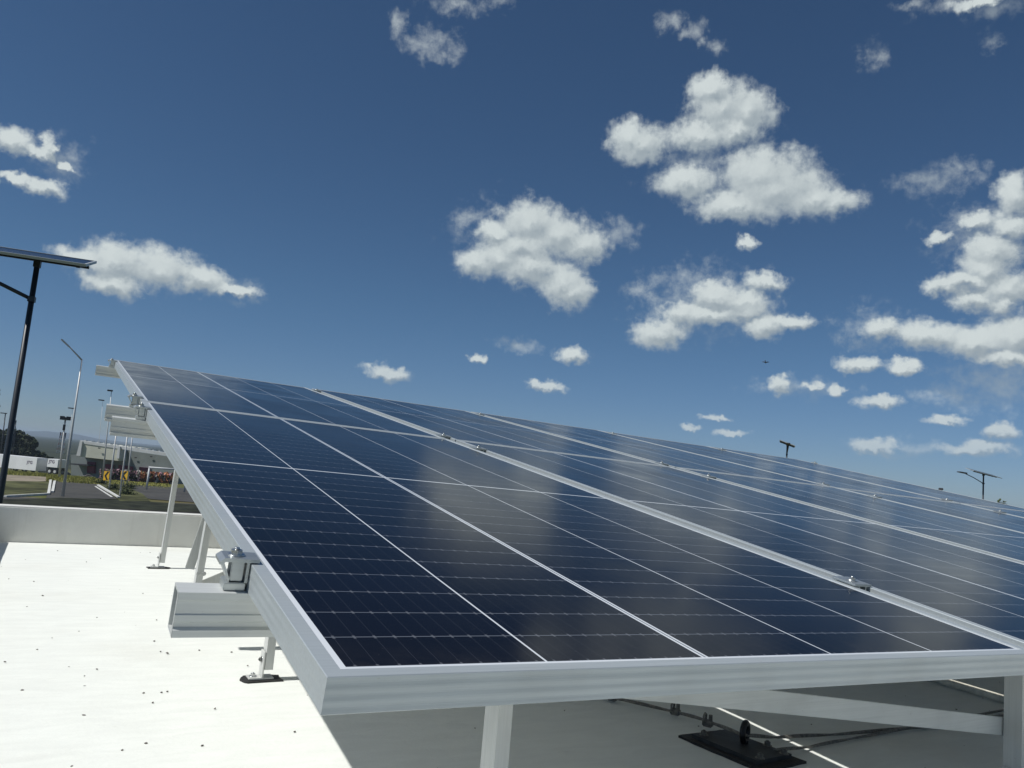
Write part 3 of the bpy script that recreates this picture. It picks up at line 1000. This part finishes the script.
# ------------------------------------------------------------------ lamps and poles
def solar_lamp(label, base, h, yaw, tilt, pl=1.95, pw=1.0, rad=0.055, arm=1.5, roll=0.0):
    t = thing('solar_street_lamp', label, 'street lamp', T(base) @ Matrix.Rotation(yaw, 4, 'Z'), 'street lamps with a solar panel on top')
    mb = MB()
    mb.tube([(0, 0, 0), (0, 0, h * 0.5), (0, 0, h)], [rad * 1.45, rad * 1.2, rad], 14)
    mb.tube([(0, 0, 0), (0, 0, 0.03)], 0.2, 12)
    mb.build('pole', M['dark_paint'], t)
    mb = MB()
    mb.tube([(0, 0, h - 0.62), (-arm * 0.55, -0.05, h - 0.30), (-arm, -0.08, h - 0.10)], 0.028, 8)
    mb.box((-rad * 1.25, -rad * 1.25, h - 0.66), (rad * 1.25, rad * 1.25, h - 0.58))
    am = mb.build('arm', M['dark_paint'], t)
    mb = MB()
    mb.prism([(-arm + 0.05, -0.18, h - 0.10), (-arm - 0.45, -0.15, h - 0.04), (-arm - 0.50, -0.13, h - 0.02), (-arm - 0.45, -0.15, h + 0.02), (-arm + 0.05, -0.18, h - 0.02)], (0, 0.26, 0))
    mb.build('lamp_head', M['dark_metal'], t)
    mt = T((0, 0, h + 0.06)) @ Matrix.Rotation(roll, 4, 'Y') @ Matrix.Rotation(tilt, 4, 'X')
    mb = MB()
    fr = 0.03
    mb.box((-pl / 2, -pw / 2, -0.02), (pl / 2, -pw / 2 + fr, 0.02), mt)
    mb.box((-pl / 2, pw / 2 - fr, -0.02), (pl / 2, pw / 2, 0.02), mt)
    mb.box((-pl / 2, -pw / 2 + fr, -0.02), (-pl / 2 + fr, pw / 2 - fr, 0.02), mt)
    mb.box((pl / 2 - fr, -pw / 2 + fr, -0.02), (pl / 2, pw / 2 - fr, 0.02), mt)
    pf = mb.build('panel_frame', M['alu'], t)
    mb = MB()
    mb.box((-pl / 2 + fr, -pw / 2 + fr, -0.012), (pl / 2 - fr, pw / 2 - fr, 0.012), mt)
    mb.build('panel_cells', plain('lamp_panel_cells', (0.012, 0.017, 0.035), 0.2, 0, 0.2, 10), pf)
    mb = MB()
    for s in (-0.62, 0.62):
        mb.beam(mt @ Vector((s, -pw / 2 + 0.02, -0.04)), mt @ Vector((s, pw / 2 - 0.02, -0.04)), 0.05, 0.035)
    mb.beam(mt @ Vector((-0.7, 0, -0.065)), mt @ Vector((0.7, 0, -0.065)), 0.05, 0.04)
    mb.box((-rad * 1.2, -rad * 1.2, h - 0.12), (rad * 1.2, rad * 1.2, h + 0.01))
    mb.build('bracket', M['dark_paint'], t)
    return t


q = px_at(37, 266, 14.0)
solar_lamp('tall dark street lamp at the left edge with a big tilted solar panel', (q.x, 14.0, GZ), q.z - GZ + 0.10, R(-11), R(16.5), 1.46, 0.80, 0.038)
q = px_at(983.5, 474, 30.0)
solar_lamp('dark solar street lamp with arm and lamp head, beyond the right end of the array', (q.x, 30.0, GZ), q.z - GZ, R(-24), R(13), 2.0, 0.9, 0.045, 1.3, R(9))
q = px_at(787.3, 444.5, 34.0)
solar_lamp('small dark solar lamp top showing over the middle of the array edge', (q.x, 34.0, GZ), q.z - GZ, R(41.5), R(18), 1.3, 0.95, 0.042, 0.9)


def mast(label, bx, by, tx, ty, r0, r1, mat, name='light_pole', cat='pole', head=None, group=None, Y=None):
    b_ = px_on(bx, by, GZ) if Y is None else px_at(bx, by, Y)
    top = px_at(tx, ty, b_.y)
    t = thing(name, label, cat, T((b_.x, b_.y, GZ if Y is None else terrain_z(0, Y))), group)
    h = top.z - t.matrix_world.translation.z
    mb = MB()
    dx = top.x - b_.x
    mb.tube([(0, 0, 0), (dx * 0.5, 0, h * 0.5), (dx, 0, h)], [r0, (r0 + r1) / 2, r1], 10)
    mb.build('pole', mat, t)
    if head:
        head(t, dx, h)
    return t


def arm_head(arm, rise, mat):
    def fn(t, dx, h):
        mb = MB()
        mb.tube([(dx, 0, h - 0.05), (dx - arm * 0.8, 0, h + rise * 0.8), (dx - arm, 0, h + rise)], [0.07, 0.055, 0.05], 8)
        mb.build('arm', mat, t)
        mb = MB()
        s_ = rise / arm
        mb.beam((dx - arm + 0.1, 0, h + rise - 0.1 * s_), (dx - arm - 0.6, 0, h + rise + 0.55 * s_), 0.30, 0.13, (0, 0, 1), 0.03)
        o = mb.build('lamp_head', M['dark_metal'] if mat is not M['pale_pole'] else M['pale_pole'], t)
    return fn


def flat_head(w, mat):
    def fn(t, dx, h):
        mb = MB()
        mb.box((dx - w, -0.2, h - 0.06), (dx + w * 0.3, 0.2, h + 0.12), None, 0.03)
        mb.build('lamp_head', mat, t)
    return fn


def cross_head(t, dx, h):
    mb = MB()
    mb.tube([(dx, 0, h - 0.1), (dx, 0, h + 0.1)], 0.35, 10)
    for a in range(6):
        c_, s_ = math.cos(a * 1.047), math.sin(a * 1.047)
        mb.box((dx + c_ * 0.45 - 0.14, s_ * 0.45 - 0.14, h - 0.25), (dx + c_ * 0.45 + 0.14, s_ * 0.45 + 0.14, h + 0.2))
    mb.box((dx - 0.14, -0.14, h - 1.5), (dx + 0.14, 0.14, h - 0.8))
    mb.build('lamp_ring', M['dark_metal'], t)


mast('tall pale street lamp with one arm rising left, standing on the pavement corner', 62.5, 497, 82, 359.5, 0.13, 0.055, M['pale_pole'], 'street_lamp', 'street lamp', arm_head(1.15, 1.0, M['pale_pole']))
mast('pale mast with a ring of dark floodlights, just left of the tall pale street lamp', 59, 478, 65.5, 418, 0.15, 0.09, M['pale_pole'], 'floodlight_mast', 'mast', cross_head)
gp = 'pale poles on the traffic island'
mast('leftmost pale pole on the island, its dark lamp head showing above the rails', 102, 484, 111.5, 391, 0.10, 0.03, M['pale_pole'], 'street_lamp', 'street lamp', flat_head(0.45, M['dark_metal']), gp)
mast('pale island pole between the two chevron signs, farther left one', 109, 490, 117, 428, 0.09, 0.06, M['pale_pole'], 'light_pole', 'pole', None, gp)
mast('pale island pole nearest the road, left of the second chevron sign', 119.6, 497.5, 128.5, 427, 0.085, 0.055, M['pale_pole'], 'light_pole', 'pole', None, gp)
mast('rightmost pale pole on the island, right of the second chevron sign', 127, 484.5, 133.5, 427, 0.10, 0.06, M['pale_pole'], 'light_pole', 'pole', None, gp)
mast('slim distant street lamp, its dark head floating left of the upper rails', 97, 466, 103, 400.5, 0.05, 0.02, M['pale_pole'], 'street_lamp', 'street lamp', flat_head(0.7, M['dark_metal']), None, 150)
mast('slim distant street lamp, its dark head just left of the tall pale pole', 66, 466, 72.5, 408.5, 0.05, 0.02, M['pale_pole'], 'street_lamp', 'street lamp', flat_head(0.7, M['dark_metal']), None, 160)
mast('distant dark lamp post at the left edge before the trees', 1, 455, 5.5, 413.5, 0.14, 0.09, M['dark_metal'], 'street_lamp', 'street lamp', flat_head(0.9, M['dark_metal']), None, 190)
mast('distant dark lamp post against the dark trees, right of the tall dark pole', 13, 457, 16, 421, 0.14, 0.09, M['dark_metal'], 'street_lamp', 'street lamp', flat_head(0.5, M['dark_metal']), None, 190)

# red and white lattice tower
q = px_at(63, 433, 420)
zb = terrain_z(0, 420)
t = thing('telecom_tower', 'distant red and white lattice tower before the hills', 'tower', T((q.x, 420, zb)))
ht = q.z - zb
red, whi = plain('faded_red_paint', (0.35, 0.06, 0.05), 0.6), plain('faded_white_paint', (0.6, 0.6, 0.6), 0.6)
nseg = 8
for s in range(nseg):
    z0, z1 = ht * s / nseg, ht * (s + 1) / nseg
    w0, w1 = 1.5 - 0.8 * s / nseg, 1.5 - 0.8 * (s + 1) / nseg
    mb = MB()
    cs = [(-1, -1), (1, -1), (1, 1), (-1, 1)]
    for i, (cx, cy) in enumerate(cs):
        nx_, ny_ = cs[(i + 1) % 4]
        mb.beam((cx * w0, cy * w0, z0), (cx * w1, cy * w1, z1), 0.16, 0.16, (1, 0, 0))
        mb.beam((cx * w0, cy * w0, z0), (nx_ * w1, ny_ * w1, z1), 0.10, 0.10, (1, 0, 0))
        mb.beam((cx * w1, cy * w1, z1), (nx_ * w1, ny_ * w1, z1), 0.10, 0.10)
    mb.build('lattice_section', red if s % 2 else whi, t)
mb = MB()
for a in range(3):
    c_, s_ = math.cos(a * 2.1 + .4), math.sin(a * 2.1 + .4)
    mb.box((c_ * 1.2 - 0.25, s_ * 1.2 - 0.25, ht - 2.4), (c_ * 1.2 + 0.25, s_ * 1.2 + 0.25, ht + 0.3))
mb.tube([(0, 0, ht - 2), (0, 0, ht + 1.5)], 0.1, 6)
mb.build('antenna_panels', M['dark_metal'], t)

# finial seen past the array edge
mast('dark pole top just above the right end of the array', 941.5, 520, 941, 489.5, 0.06, 0.05, M['dark_metal'], 'light_pole', 'pole', flat_head(0.05, M['dark_metal']), None, 38)

# ------------------------------------------------------------------ trailers
M['white_box'] = plain('white_trailer_panels', (0.82, 0.82, 0.82), 0.45, 0, 0.05, 0.6)
M['tyre'] = plain('tyre_rubber', (0.02, 0.02, 0.02), 0.8)
M['purple'] = plain('purple_lettering', (0.10, 0.06, 0.12), 0.6)


def text_mesh(txt, size):
    cu = bpy.data.curves.new('lettering', 'FONT')
    cu.body = txt
    cu.size = size
    cu.extrude = 0.01
    cu.offset = size * 0.018
    o = bpy.data.objects.new('lettering', cu)
    C.objects.link(o)
    bpy.context.view_layer.update()
    me = bpy.data.meshes.new_from_object(o.evaluated_get(bpy.context.evaluated_depsgraph_get()))
    bpy.data.objects.remove(o)
    return me


def px_pl(x, y, Y, X0, k):
    """pixel of the survey picture -> point on the upright plane y + k (x - X0) = Y"""
    d = RC @ Vector(((x - 512) / F_PX, (y - 384) / F_PX, 1.0))
    return CAM + d * ((Y + k * X0 - CAM.y - k * CAM.x) / (d.y + k * d.x))


def trailer(label, pl, pr, ybot_l, Y, depth, txt, tx, tsize, nw, kk=0.85):
    X0 = px_at(*pr, Y).x
    a_, b_ = px_pl(*pl, Y, X0, kk), px_pl(*pr, Y, X0, kk)
    zt, zb_ = (a_.z + b_.z) / 2, px_pl(pl[0], ybot_l, Y, X0, kk).z
    zg = terrain_z(0, Y)
    ln = math.hypot(b_.x - a_.x, b_.y - a_.y)
    t = thing('box_trailer', label, 'trailer', T((a_.x, a_.y, zg)) @ Matrix.Rotation(-math.atan(kk), 4, 'Z'), 'white trailers parked in front of the trees')
    mb = MB()
    mb.box((0, 0, zb_ - zg), (ln, depth, zt - zg), None, 0.03)
    bx = mb.build('trailer_box', M['white_box'], t)
    mb = MB()
    mb.box((0.4, 0.3, 0.75), (ln - 0.3, depth - 0.3, zb_ - zg - 0.01))
    mb.build('chassis', M['dark_metal'], t)
    for wx in ((ln * 0.86, ln * 0.75) if nw == 2 else (ln * 0.25, ln * 0.75)):
        for wy in (0.15, depth - 0.4):
            mb = MB()
            mb.tube([(0, 0, 0), (0, 0.28, 0)], 0.5, 18)
            w = mb.build('wheel', M['tyre'], t, (wx, wy, 0.5))
            mb = MB()
            mb.tube([(0, -0.02, 0), (0, 0.1, 0)], 0.26, 12)
            mb.build('rim', M['pale_pole'], w)
    me = text_mesh(txt, tsize)
    me.materials.append(M['purple'])
    o = bpy.data.objects.new('lettering', me)
    C.objects.link(o)
    o.parent = bx
    o.location = (ln * tx, -0.012, zb_ - zg + (zt - zb_) * 0.5)
    o.rotation_euler = (math.pi / 2, 0, 0)
    return t


trailer('long white box trailer with purple lettering near its right end, before the trees', (-45, 450.2), (37.6, 457.6), 463.0, 168, 2.5, 'JTG', 0.885, 0.72, 2)
trailer('short white box trailer with purple lettering, right of the grey gap', (47.9, 458.6), (58.6, 459.4), 467.0, 166, 2.5, 'JTG', 0.14, 0.75, 1)

# grey fence between the trailers
a_, b_ = px_at(38.5, 468, 172), px_at(47.5, 468.5, 172)
zt = px_at(38.5, 457.8, 172).z
zg = terrain_z(0, 172)
t = thing('mesh_fence', 'grey fence in the gap between the two white trailers', 'fence', T((a_.x, 172, zg)))
ln = b_.x - a_.x
for k in range(13):
    mb = MB()
    mb.box((ln * k / 12 - 0.04, -0.04, 0), (ln * k / 12 + 0.04, 0.04, zt - zg))
    mb.build('fence_post', M['pale_pole'], t)
mb = MB()
mb.box((0, 0.05, 0.1), (ln, 0.08, zt - zg - 0.15))
mb.build('fence_sheet', plain('grey_fence_sheet', (0.13, 0.14, 0.16), 0.7, 0, 0.3, 1.5), t)

# ------------------------------------------------------------------ store building
M['store_grey'] = plain('grey_store_wall', (0.22, 0.245, 0.238), 0.7, 0, 0.12, 0.4)
M['store_cream'] = plain('cream_store_front', (0.58, 0.58, 0.48), 0.7, 0, 0.08, 0.4)
M['store_white'] = plain('white_store_trim', (0.62, 0.63, 0.62), 0.6, 0, 0.08, 0.6)
M['maroon'] = plain('maroon_panel', (0.15, 0.03, 0.06), 0.6, 0, 0.3, 0.8)
SY = 150.0
SX0 = px_at(74, 480, SY).x
SK = 0.55
SN = Vector((SK, 1, 0)).normalized()          # into the building
q0 = px_at(74, 480, SY)
t = thing('store_building', 'long grey store with a cream entrance block, white roof edge and maroon panels', 'building', T((q0.x, SY, terrain_z(0, SY))))


def spx(name, pts, dy, depth, mat):
    mb = MB()
    P_ = [px_pl(x, y, SY + dy, SX0, SK) - Vector(t.matrix_world.translation) for x, y in pts]
    mb.prism(P_, SN * depth)
    return mb.build(name, mat, t)


zoff = 0
spx('wall', [(71, 484), (260, 500), (260, 470), (118, 449), (71, 455)], 0, 30, M['store_grey'])
cb = spx('entrance_block', [(78.5, 456.5), (120, 461), (120, 446.5), (80.5, 441.5)], -2.5, 12, M['store_cream'])
spx('roof_edge', [(80, 443.2), (262, 469), (262, 466.3), (80, 440.4)], -2.58, 1.0, M['store_white'])
spx('white_column', [(76.3, 455.5), (80.2, 456), (82.3, 441.2), (80.0, 440.6)], -2.9, 3, M['store_white'])
spx('white_column', [(116.4, 458.3), (119.0, 458.6), (120.2, 446.4), (117.8, 446.0)], -2.9, 1.2, M['store_white'])
for (x0, y0, x1, y1) in ((87, 461.5, 94.5, 473), (105.2, 464, 113, 471.5), (118.5, 465, 128.5, 472), (132, 466.5, 124, 471.5), (139, 467, 149.5, 472)):
    spx('maroon_panel', [(x0, y1), (x1, y1 + (x1 - x0) * .08), (x1, y0 + (x1 - x0) * .08), (x0, y0)], -0.6, 0.5, M['maroon'])
spx('canopy', [(70, 464.5), (88, 466), (88, 464.8), (70, 463.2)], -3, 2.8, M['dark_metal'])
for i in range(14):
    xx = 84 + i * 6.2
    yy = 440.4 + (xx - 80) * 0.1423
    spx('roof_vent', [(xx, yy), (xx + 1.6, yy + 0.25), (xx + 1.5, yy - 0.9), (xx + 0.3, yy - 1.0)], 4, 1.0, M['store_white'])
for (xx, yy) in ((98, 447.5), (134.5, 457), (150, 456)):
    spx('wall_lamp', [(xx, yy + 1), (xx + 2.2, yy + 1.2), (xx + 2.2, yy + 0.2), (xx, yy)], -2.9 if xx < 120 else -0.3, 0.08, M['dark_metal'])

# flowering hedge at the foot of the store
t = thing('flowering_hedge', 'band of pink, white and orange blooms along the foot of the grey store', 'hedge', T((px_at(100, 478, 124).x, 124, terrain_z(0, 124))))
W0 = t.matrix_world.translation.copy()
fm = {'green_leaves': leaf_mat('hedge_leaf', (0.06, 0.07, 0.03)), 'pink_blooms': leaf_mat('pink_bloom', (0.34, 0.20, 0.24)), 'orange_blooms': leaf_mat('orange_bloom', (0.42, 0.17, 0.08)), 'white_blooms': leaf_mat('white_bloom', (0.45, 0.42, 0.38))}
cols = {k: MB() for k in fm}
for i in range(5200):
    sx = random.uniform(100, 176)
    bottom = 479.5 + (sx - 100) * 0.06
    topy = bottom - 10.5 - 1.5 * noise.noise(Vector((sx * 0.25, 0, 0)))
    q = px_at(sx, random.uniform(topy, bottom), 124 + random.uniform(-1.2, 1.2))
    clump = noise.noise(Vector((sx * 0.22, q.z * 0.9, 5)))
    key = 'orange_blooms' if (sx > 140 and clump > -0.05) or clump > 0.33 else ('white_blooms' if clump < -0.25 else ('pink_blooms' if random.random() < 0.6 else 'green_leaves'))
    if random.random() < 0.22:
        key = 'green_leaves'
    n = Vector((random.uniform(-1, 1), random.uniform(-1.4, .2), random.uniform(-.3, 1))).normalized()
    s = n.orthogonal().normalized()
    u = n.cross(s)
    w = random.uniform(0.12, 0.3)
    mbx = cols[key]
    c = q - W0
    mbx.bm.faces.new([mbx.bm.verts.new(c + s * (w * p_) + u * (w * q_)) for p_, q_ in ((-.5, -.5), (.5, -.4), (.5, .5), (-.4, .5))])
for k in fm:
    cols[k].build(k, fm[k], t, None, False)

# the pale vehicle by the store
def car(label, x0, x1, ybase, Y, col):
    a_, b_ = px_at(x0, ybase, Y), px_at(x1, ybase, Y)
    zg = terrain_z(0, Y)
    ln = abs(b_.x - a_.x)
    k = ln / 4.4
    t = thing('parked_car', label, 'car', T((a_.x, Y, zg + 0.02)))
    mb = MB()
    side = [(0, 0.35), (0, 0.85), (0.25, 0.95), (0.95, 1.02), (1.5, 1.5), (3.2, 1.52), (4.0, 1.05), (4.4, 0.95), (4.4, 0.35)]
    mb.prism([(x * k, 0, z * k) for x, z in side], (0, 1.75 * k, 0))
    mb.build('body', plain('car_paint', col, 0.3, 0, 0.05, 2), t)
    mb = MB()
    mb.prism([(x * k, -0.01, z * k) for x, z in ((1.15, 1.05), (1.58, 1.42), (3.12, 1.44), (3.7, 1.08))], (0, 1.77 * k, 0))
    mb.build('windows', plain('car_glass', (0.02, 0.025, 0.03), 0.1), t)
    for wx in (0.9, 3.5):
        for wy in (-0.02, 1.57):
            mb = MB()
            mb.tube([(0, 0, 0), (0, 0.2 * k, 0)], 0.33 * k, 16)
            mb.build('wheel', M['tyre'], t, (wx * k, wy * k, 0.33 * k))


car('pale pinkish car parked in front of the maroon entrance of the grey store', 83.5, 93, 476, 140, (0.55, 0.45, 0.44))
# dark car between short trailer and store
car('dark car parked right of the short white trailer', 60, 71, 474, 160, (0.05, 0.05, 0.06))

# white pipe frame
a_, b_ = px_at(148.3, 476, 96), px_at(186, 479, 96)
zt, zg = px_at(148.3, 467.3, 96).z, GZ
t = thing('pipe_frame', 'white goal-like pipe frame before the orange flowers, left of the rear post', 'frame', T((a_.x, 96, zg)))
mb = MB()
ln = b_.x - a_.x
for lx in (0, ln):
    mb = MB()
    mb.tube([(lx, 0, 0), (lx, 0, zt - zg)], 0.10, 10)
    mb.build('upright', M['store_white'], t)
mb = MB()
mb.tube([(-0.09, 0, zt - zg), (ln + 0.09, 0, zt - zg)], 0.10, 10)
mb.build('crossbar', M['store_white'], t)

# chevron signs
M['sign_yellow'] = plain('yellow_sign_face', (0.80, 0.46, 0.02), 0.5, 0, 0.05, 3)
M['sign_black'] = plain('black_sign_mark', (0.012, 0.012, 0.012), 0.5)
for (cx, cy, wpx, hpx, Y, lab) in ((106.4, 475.8, 5.4, 8.0, 100, 'left yellow chevron sign with a black arrow, between pale poles'), (124.2, 475.2, 6.6, 7.8, 97, 'right yellow chevron sign with a black arrow, between pale poles')):
    q = px_at(cx, cy, Y)
    s = (q - CAM).length / F_PX
    w, h = wpx * s, hpx * s
    t = thing('chevron_sign', lab, 'road sign', T((q.x, Y, GZ)) @ Matrix.Rotation(R(-38), 4, 'Z'), 'yellow chevron signs on the traffic island')
    zc = q.z - GZ
    mb = MB()
    mb.tube([(0, 0.06, 0), (0, 0.06, zc + h / 2 - 0.05)], 0.04, 8)
    mb.build('sign_post', M['pale_pole'], t)
    mb = MB()
    mb.box((-w / 2, -0.01, zc - h / 2), (w / 2, 0.01, zc + h / 2))
    pl_ = mb.build('sign_plate', M['sign_yellow'], t)
    mb = MB()
    mb.prism([(0.42 * w, -0.016, zc + h * 0.46), (0.08 * w, -0.016, zc + h * 0.46), (-0.34 * w, -0.016, zc), (0.08 * w, -0.016, zc - h * 0.46), (0.42 * w, -0.016, zc - h * 0.46), (0.0, -0.016, zc)], (0, 0.004, 0))
    mb.build('chevron', M['sign_black'], pl_)

# low shrubs on the island
for i, (sx, sy, lab) in enumerate(((101, 484, 'round shrub at the left tip of the traffic island'), (113, 490, 'low shrub on the island between two pale poles'), (126, 495, 'low shrub at the near end of the traffic island'), (130, 489, 'shrub on the island right of the rightmost pale pole'))):
    q = px_on(sx, sy, GZ)
    t = thing('shrub', lab, 'shrub', T((q.x, q.y, GZ)) @ Matrix.Diagonal((0.62, 0.62, 0.75, 1)), 'shrubs on the traffic island')
    st_ = MB()
    for k in range(7):
        a = k * 0.9
        st_.tube([(0, 0, 0), (0.45 * math.cos(a), 0.45 * math.sin(a), 0.5)], [0.03, 0.012], 5)
    st_.build('stems', M['bark'], t)
    lf = MB()
    for k in range(420):
        d = Vector((random.gauss(0, .5), random.gauss(0, .5), abs(random.gauss(0, .4))))
        n = Vector((random.uniform(-1, 1), random.uniform(-1, 1), random.uniform(0, 1))).normalized()
        s = n.orthogonal().normalized()
        u = n.cross(s)
        w = random.uniform(0.08, 0.2)
        lf.bm.faces.new([lf.bm.verts.new(d + s * (w * p_) + u * (w * q_)) for p_, q_ in ((-.5, -.3), (.5, -.4), (.5, .5), (-.4, .5))])
    lf.build('foliage', M['leaf_mid'], t, None, False)

# tall grass before the store
gr = MB()
for i in range(9000):
    sx = random.uniform(2, 172)
    top_ = 470.5 + (sx - 60) * 0.055
    Y = random.uniform(100, 134)
    if sx < 48:
        Y = random.uniform(112, 160)
    q = px_at(sx, 470, Y)
    zg = terrain_z(q.x, Y)
    hh = random.uniform(0.10, 0.36)
    w = 0.05
    dx = random.uniform(-.2, .2)
    gr.bm.faces.new([gr.bm.verts.new(v) for v in ((q.x - w, Y, zg), (q.x + w, Y, zg), (q.x + dx, Y + random.uniform(-.2, .2), zg + hh * (0.35 if sx > 96 else 1.0)))])
tag(gr.build('tall_grass', leaf_mat('dry_grass_blade', (0.30, 0.29, 0.07)), None, None, False), 'yellow-green tall grass in front of the store and trailers', 'grass', None, 'stuff')

# ------------------------------------------------------------------ bird
q = px_at(765.5, 362.5, 40)
t = thing('bird', 'small dark bird gliding in the sky above the middle of the array', 'bird', T(q) @ Matrix.Rotation(R(35), 4, 'Z') @ Matrix.Rotation(R(25), 4, 'Y'))
mb = MB()
mb.tube([(-0.17, 0, 0.01), (-0.10, 0, 0), (0, 0, 0), (0.07, 0, 0.01), (0.10, 0, 0.015), (0.135, 0, 0.01)], [0.012, 0.028, 0.038, 0.024, 0.024, 0.003], 10)
for s in (-1, 1):
    mb.prism([(0.06, s * 0.02, 0.01), (0.05, s * 0.13, 0.05), (-0.01, s * 0.27, 0.03), (-0.05, s * 0.14, 0.045), (-0.05, s * 0.02, 0.01)], (0, 0, 0.006))
mb.prism([(-0.15, -0.02, 0.008), (-0.15, 0.02, 0.008), (-0.24, 0.045, 0.006), (-0.24, -0.045, 0.006)], (0, 0, 0.004))
mb.build('body', M['dark_metal'], t)

# ------------------------------------------------------------------ the air: pale haze over the far ground
hz = MB()
hz.box((-8800, -60, GZ - 12), (8800, 7400, max(v.co.z for o in bpy.data.objects if o.name.startswith('hills') for v in o.data.vertices) + 4))
hm = bpy.data.materials.new('pale_haze')
hm.use_nodes = True
hn = hm.node_tree
for nd in list(hn.nodes):
    hn.nodes.remove(nd)
ho = hn.nodes.new('ShaderNodeOutputMaterial')
hv = hn.nodes.new('ShaderNodeVolumePrincipled')
hv.inputs['Color'].default_value = (0.70, 0.85, 1.0, 1)
hv.inputs['Density'].default_value = 0.00024
hv.inputs['Anisotropy'].default_value = 0.2
hn.links.new(hv.outputs[0], ho.inputs['Volume'])
tag(hz.build('haze', hm), None, None, None, 'stuff')
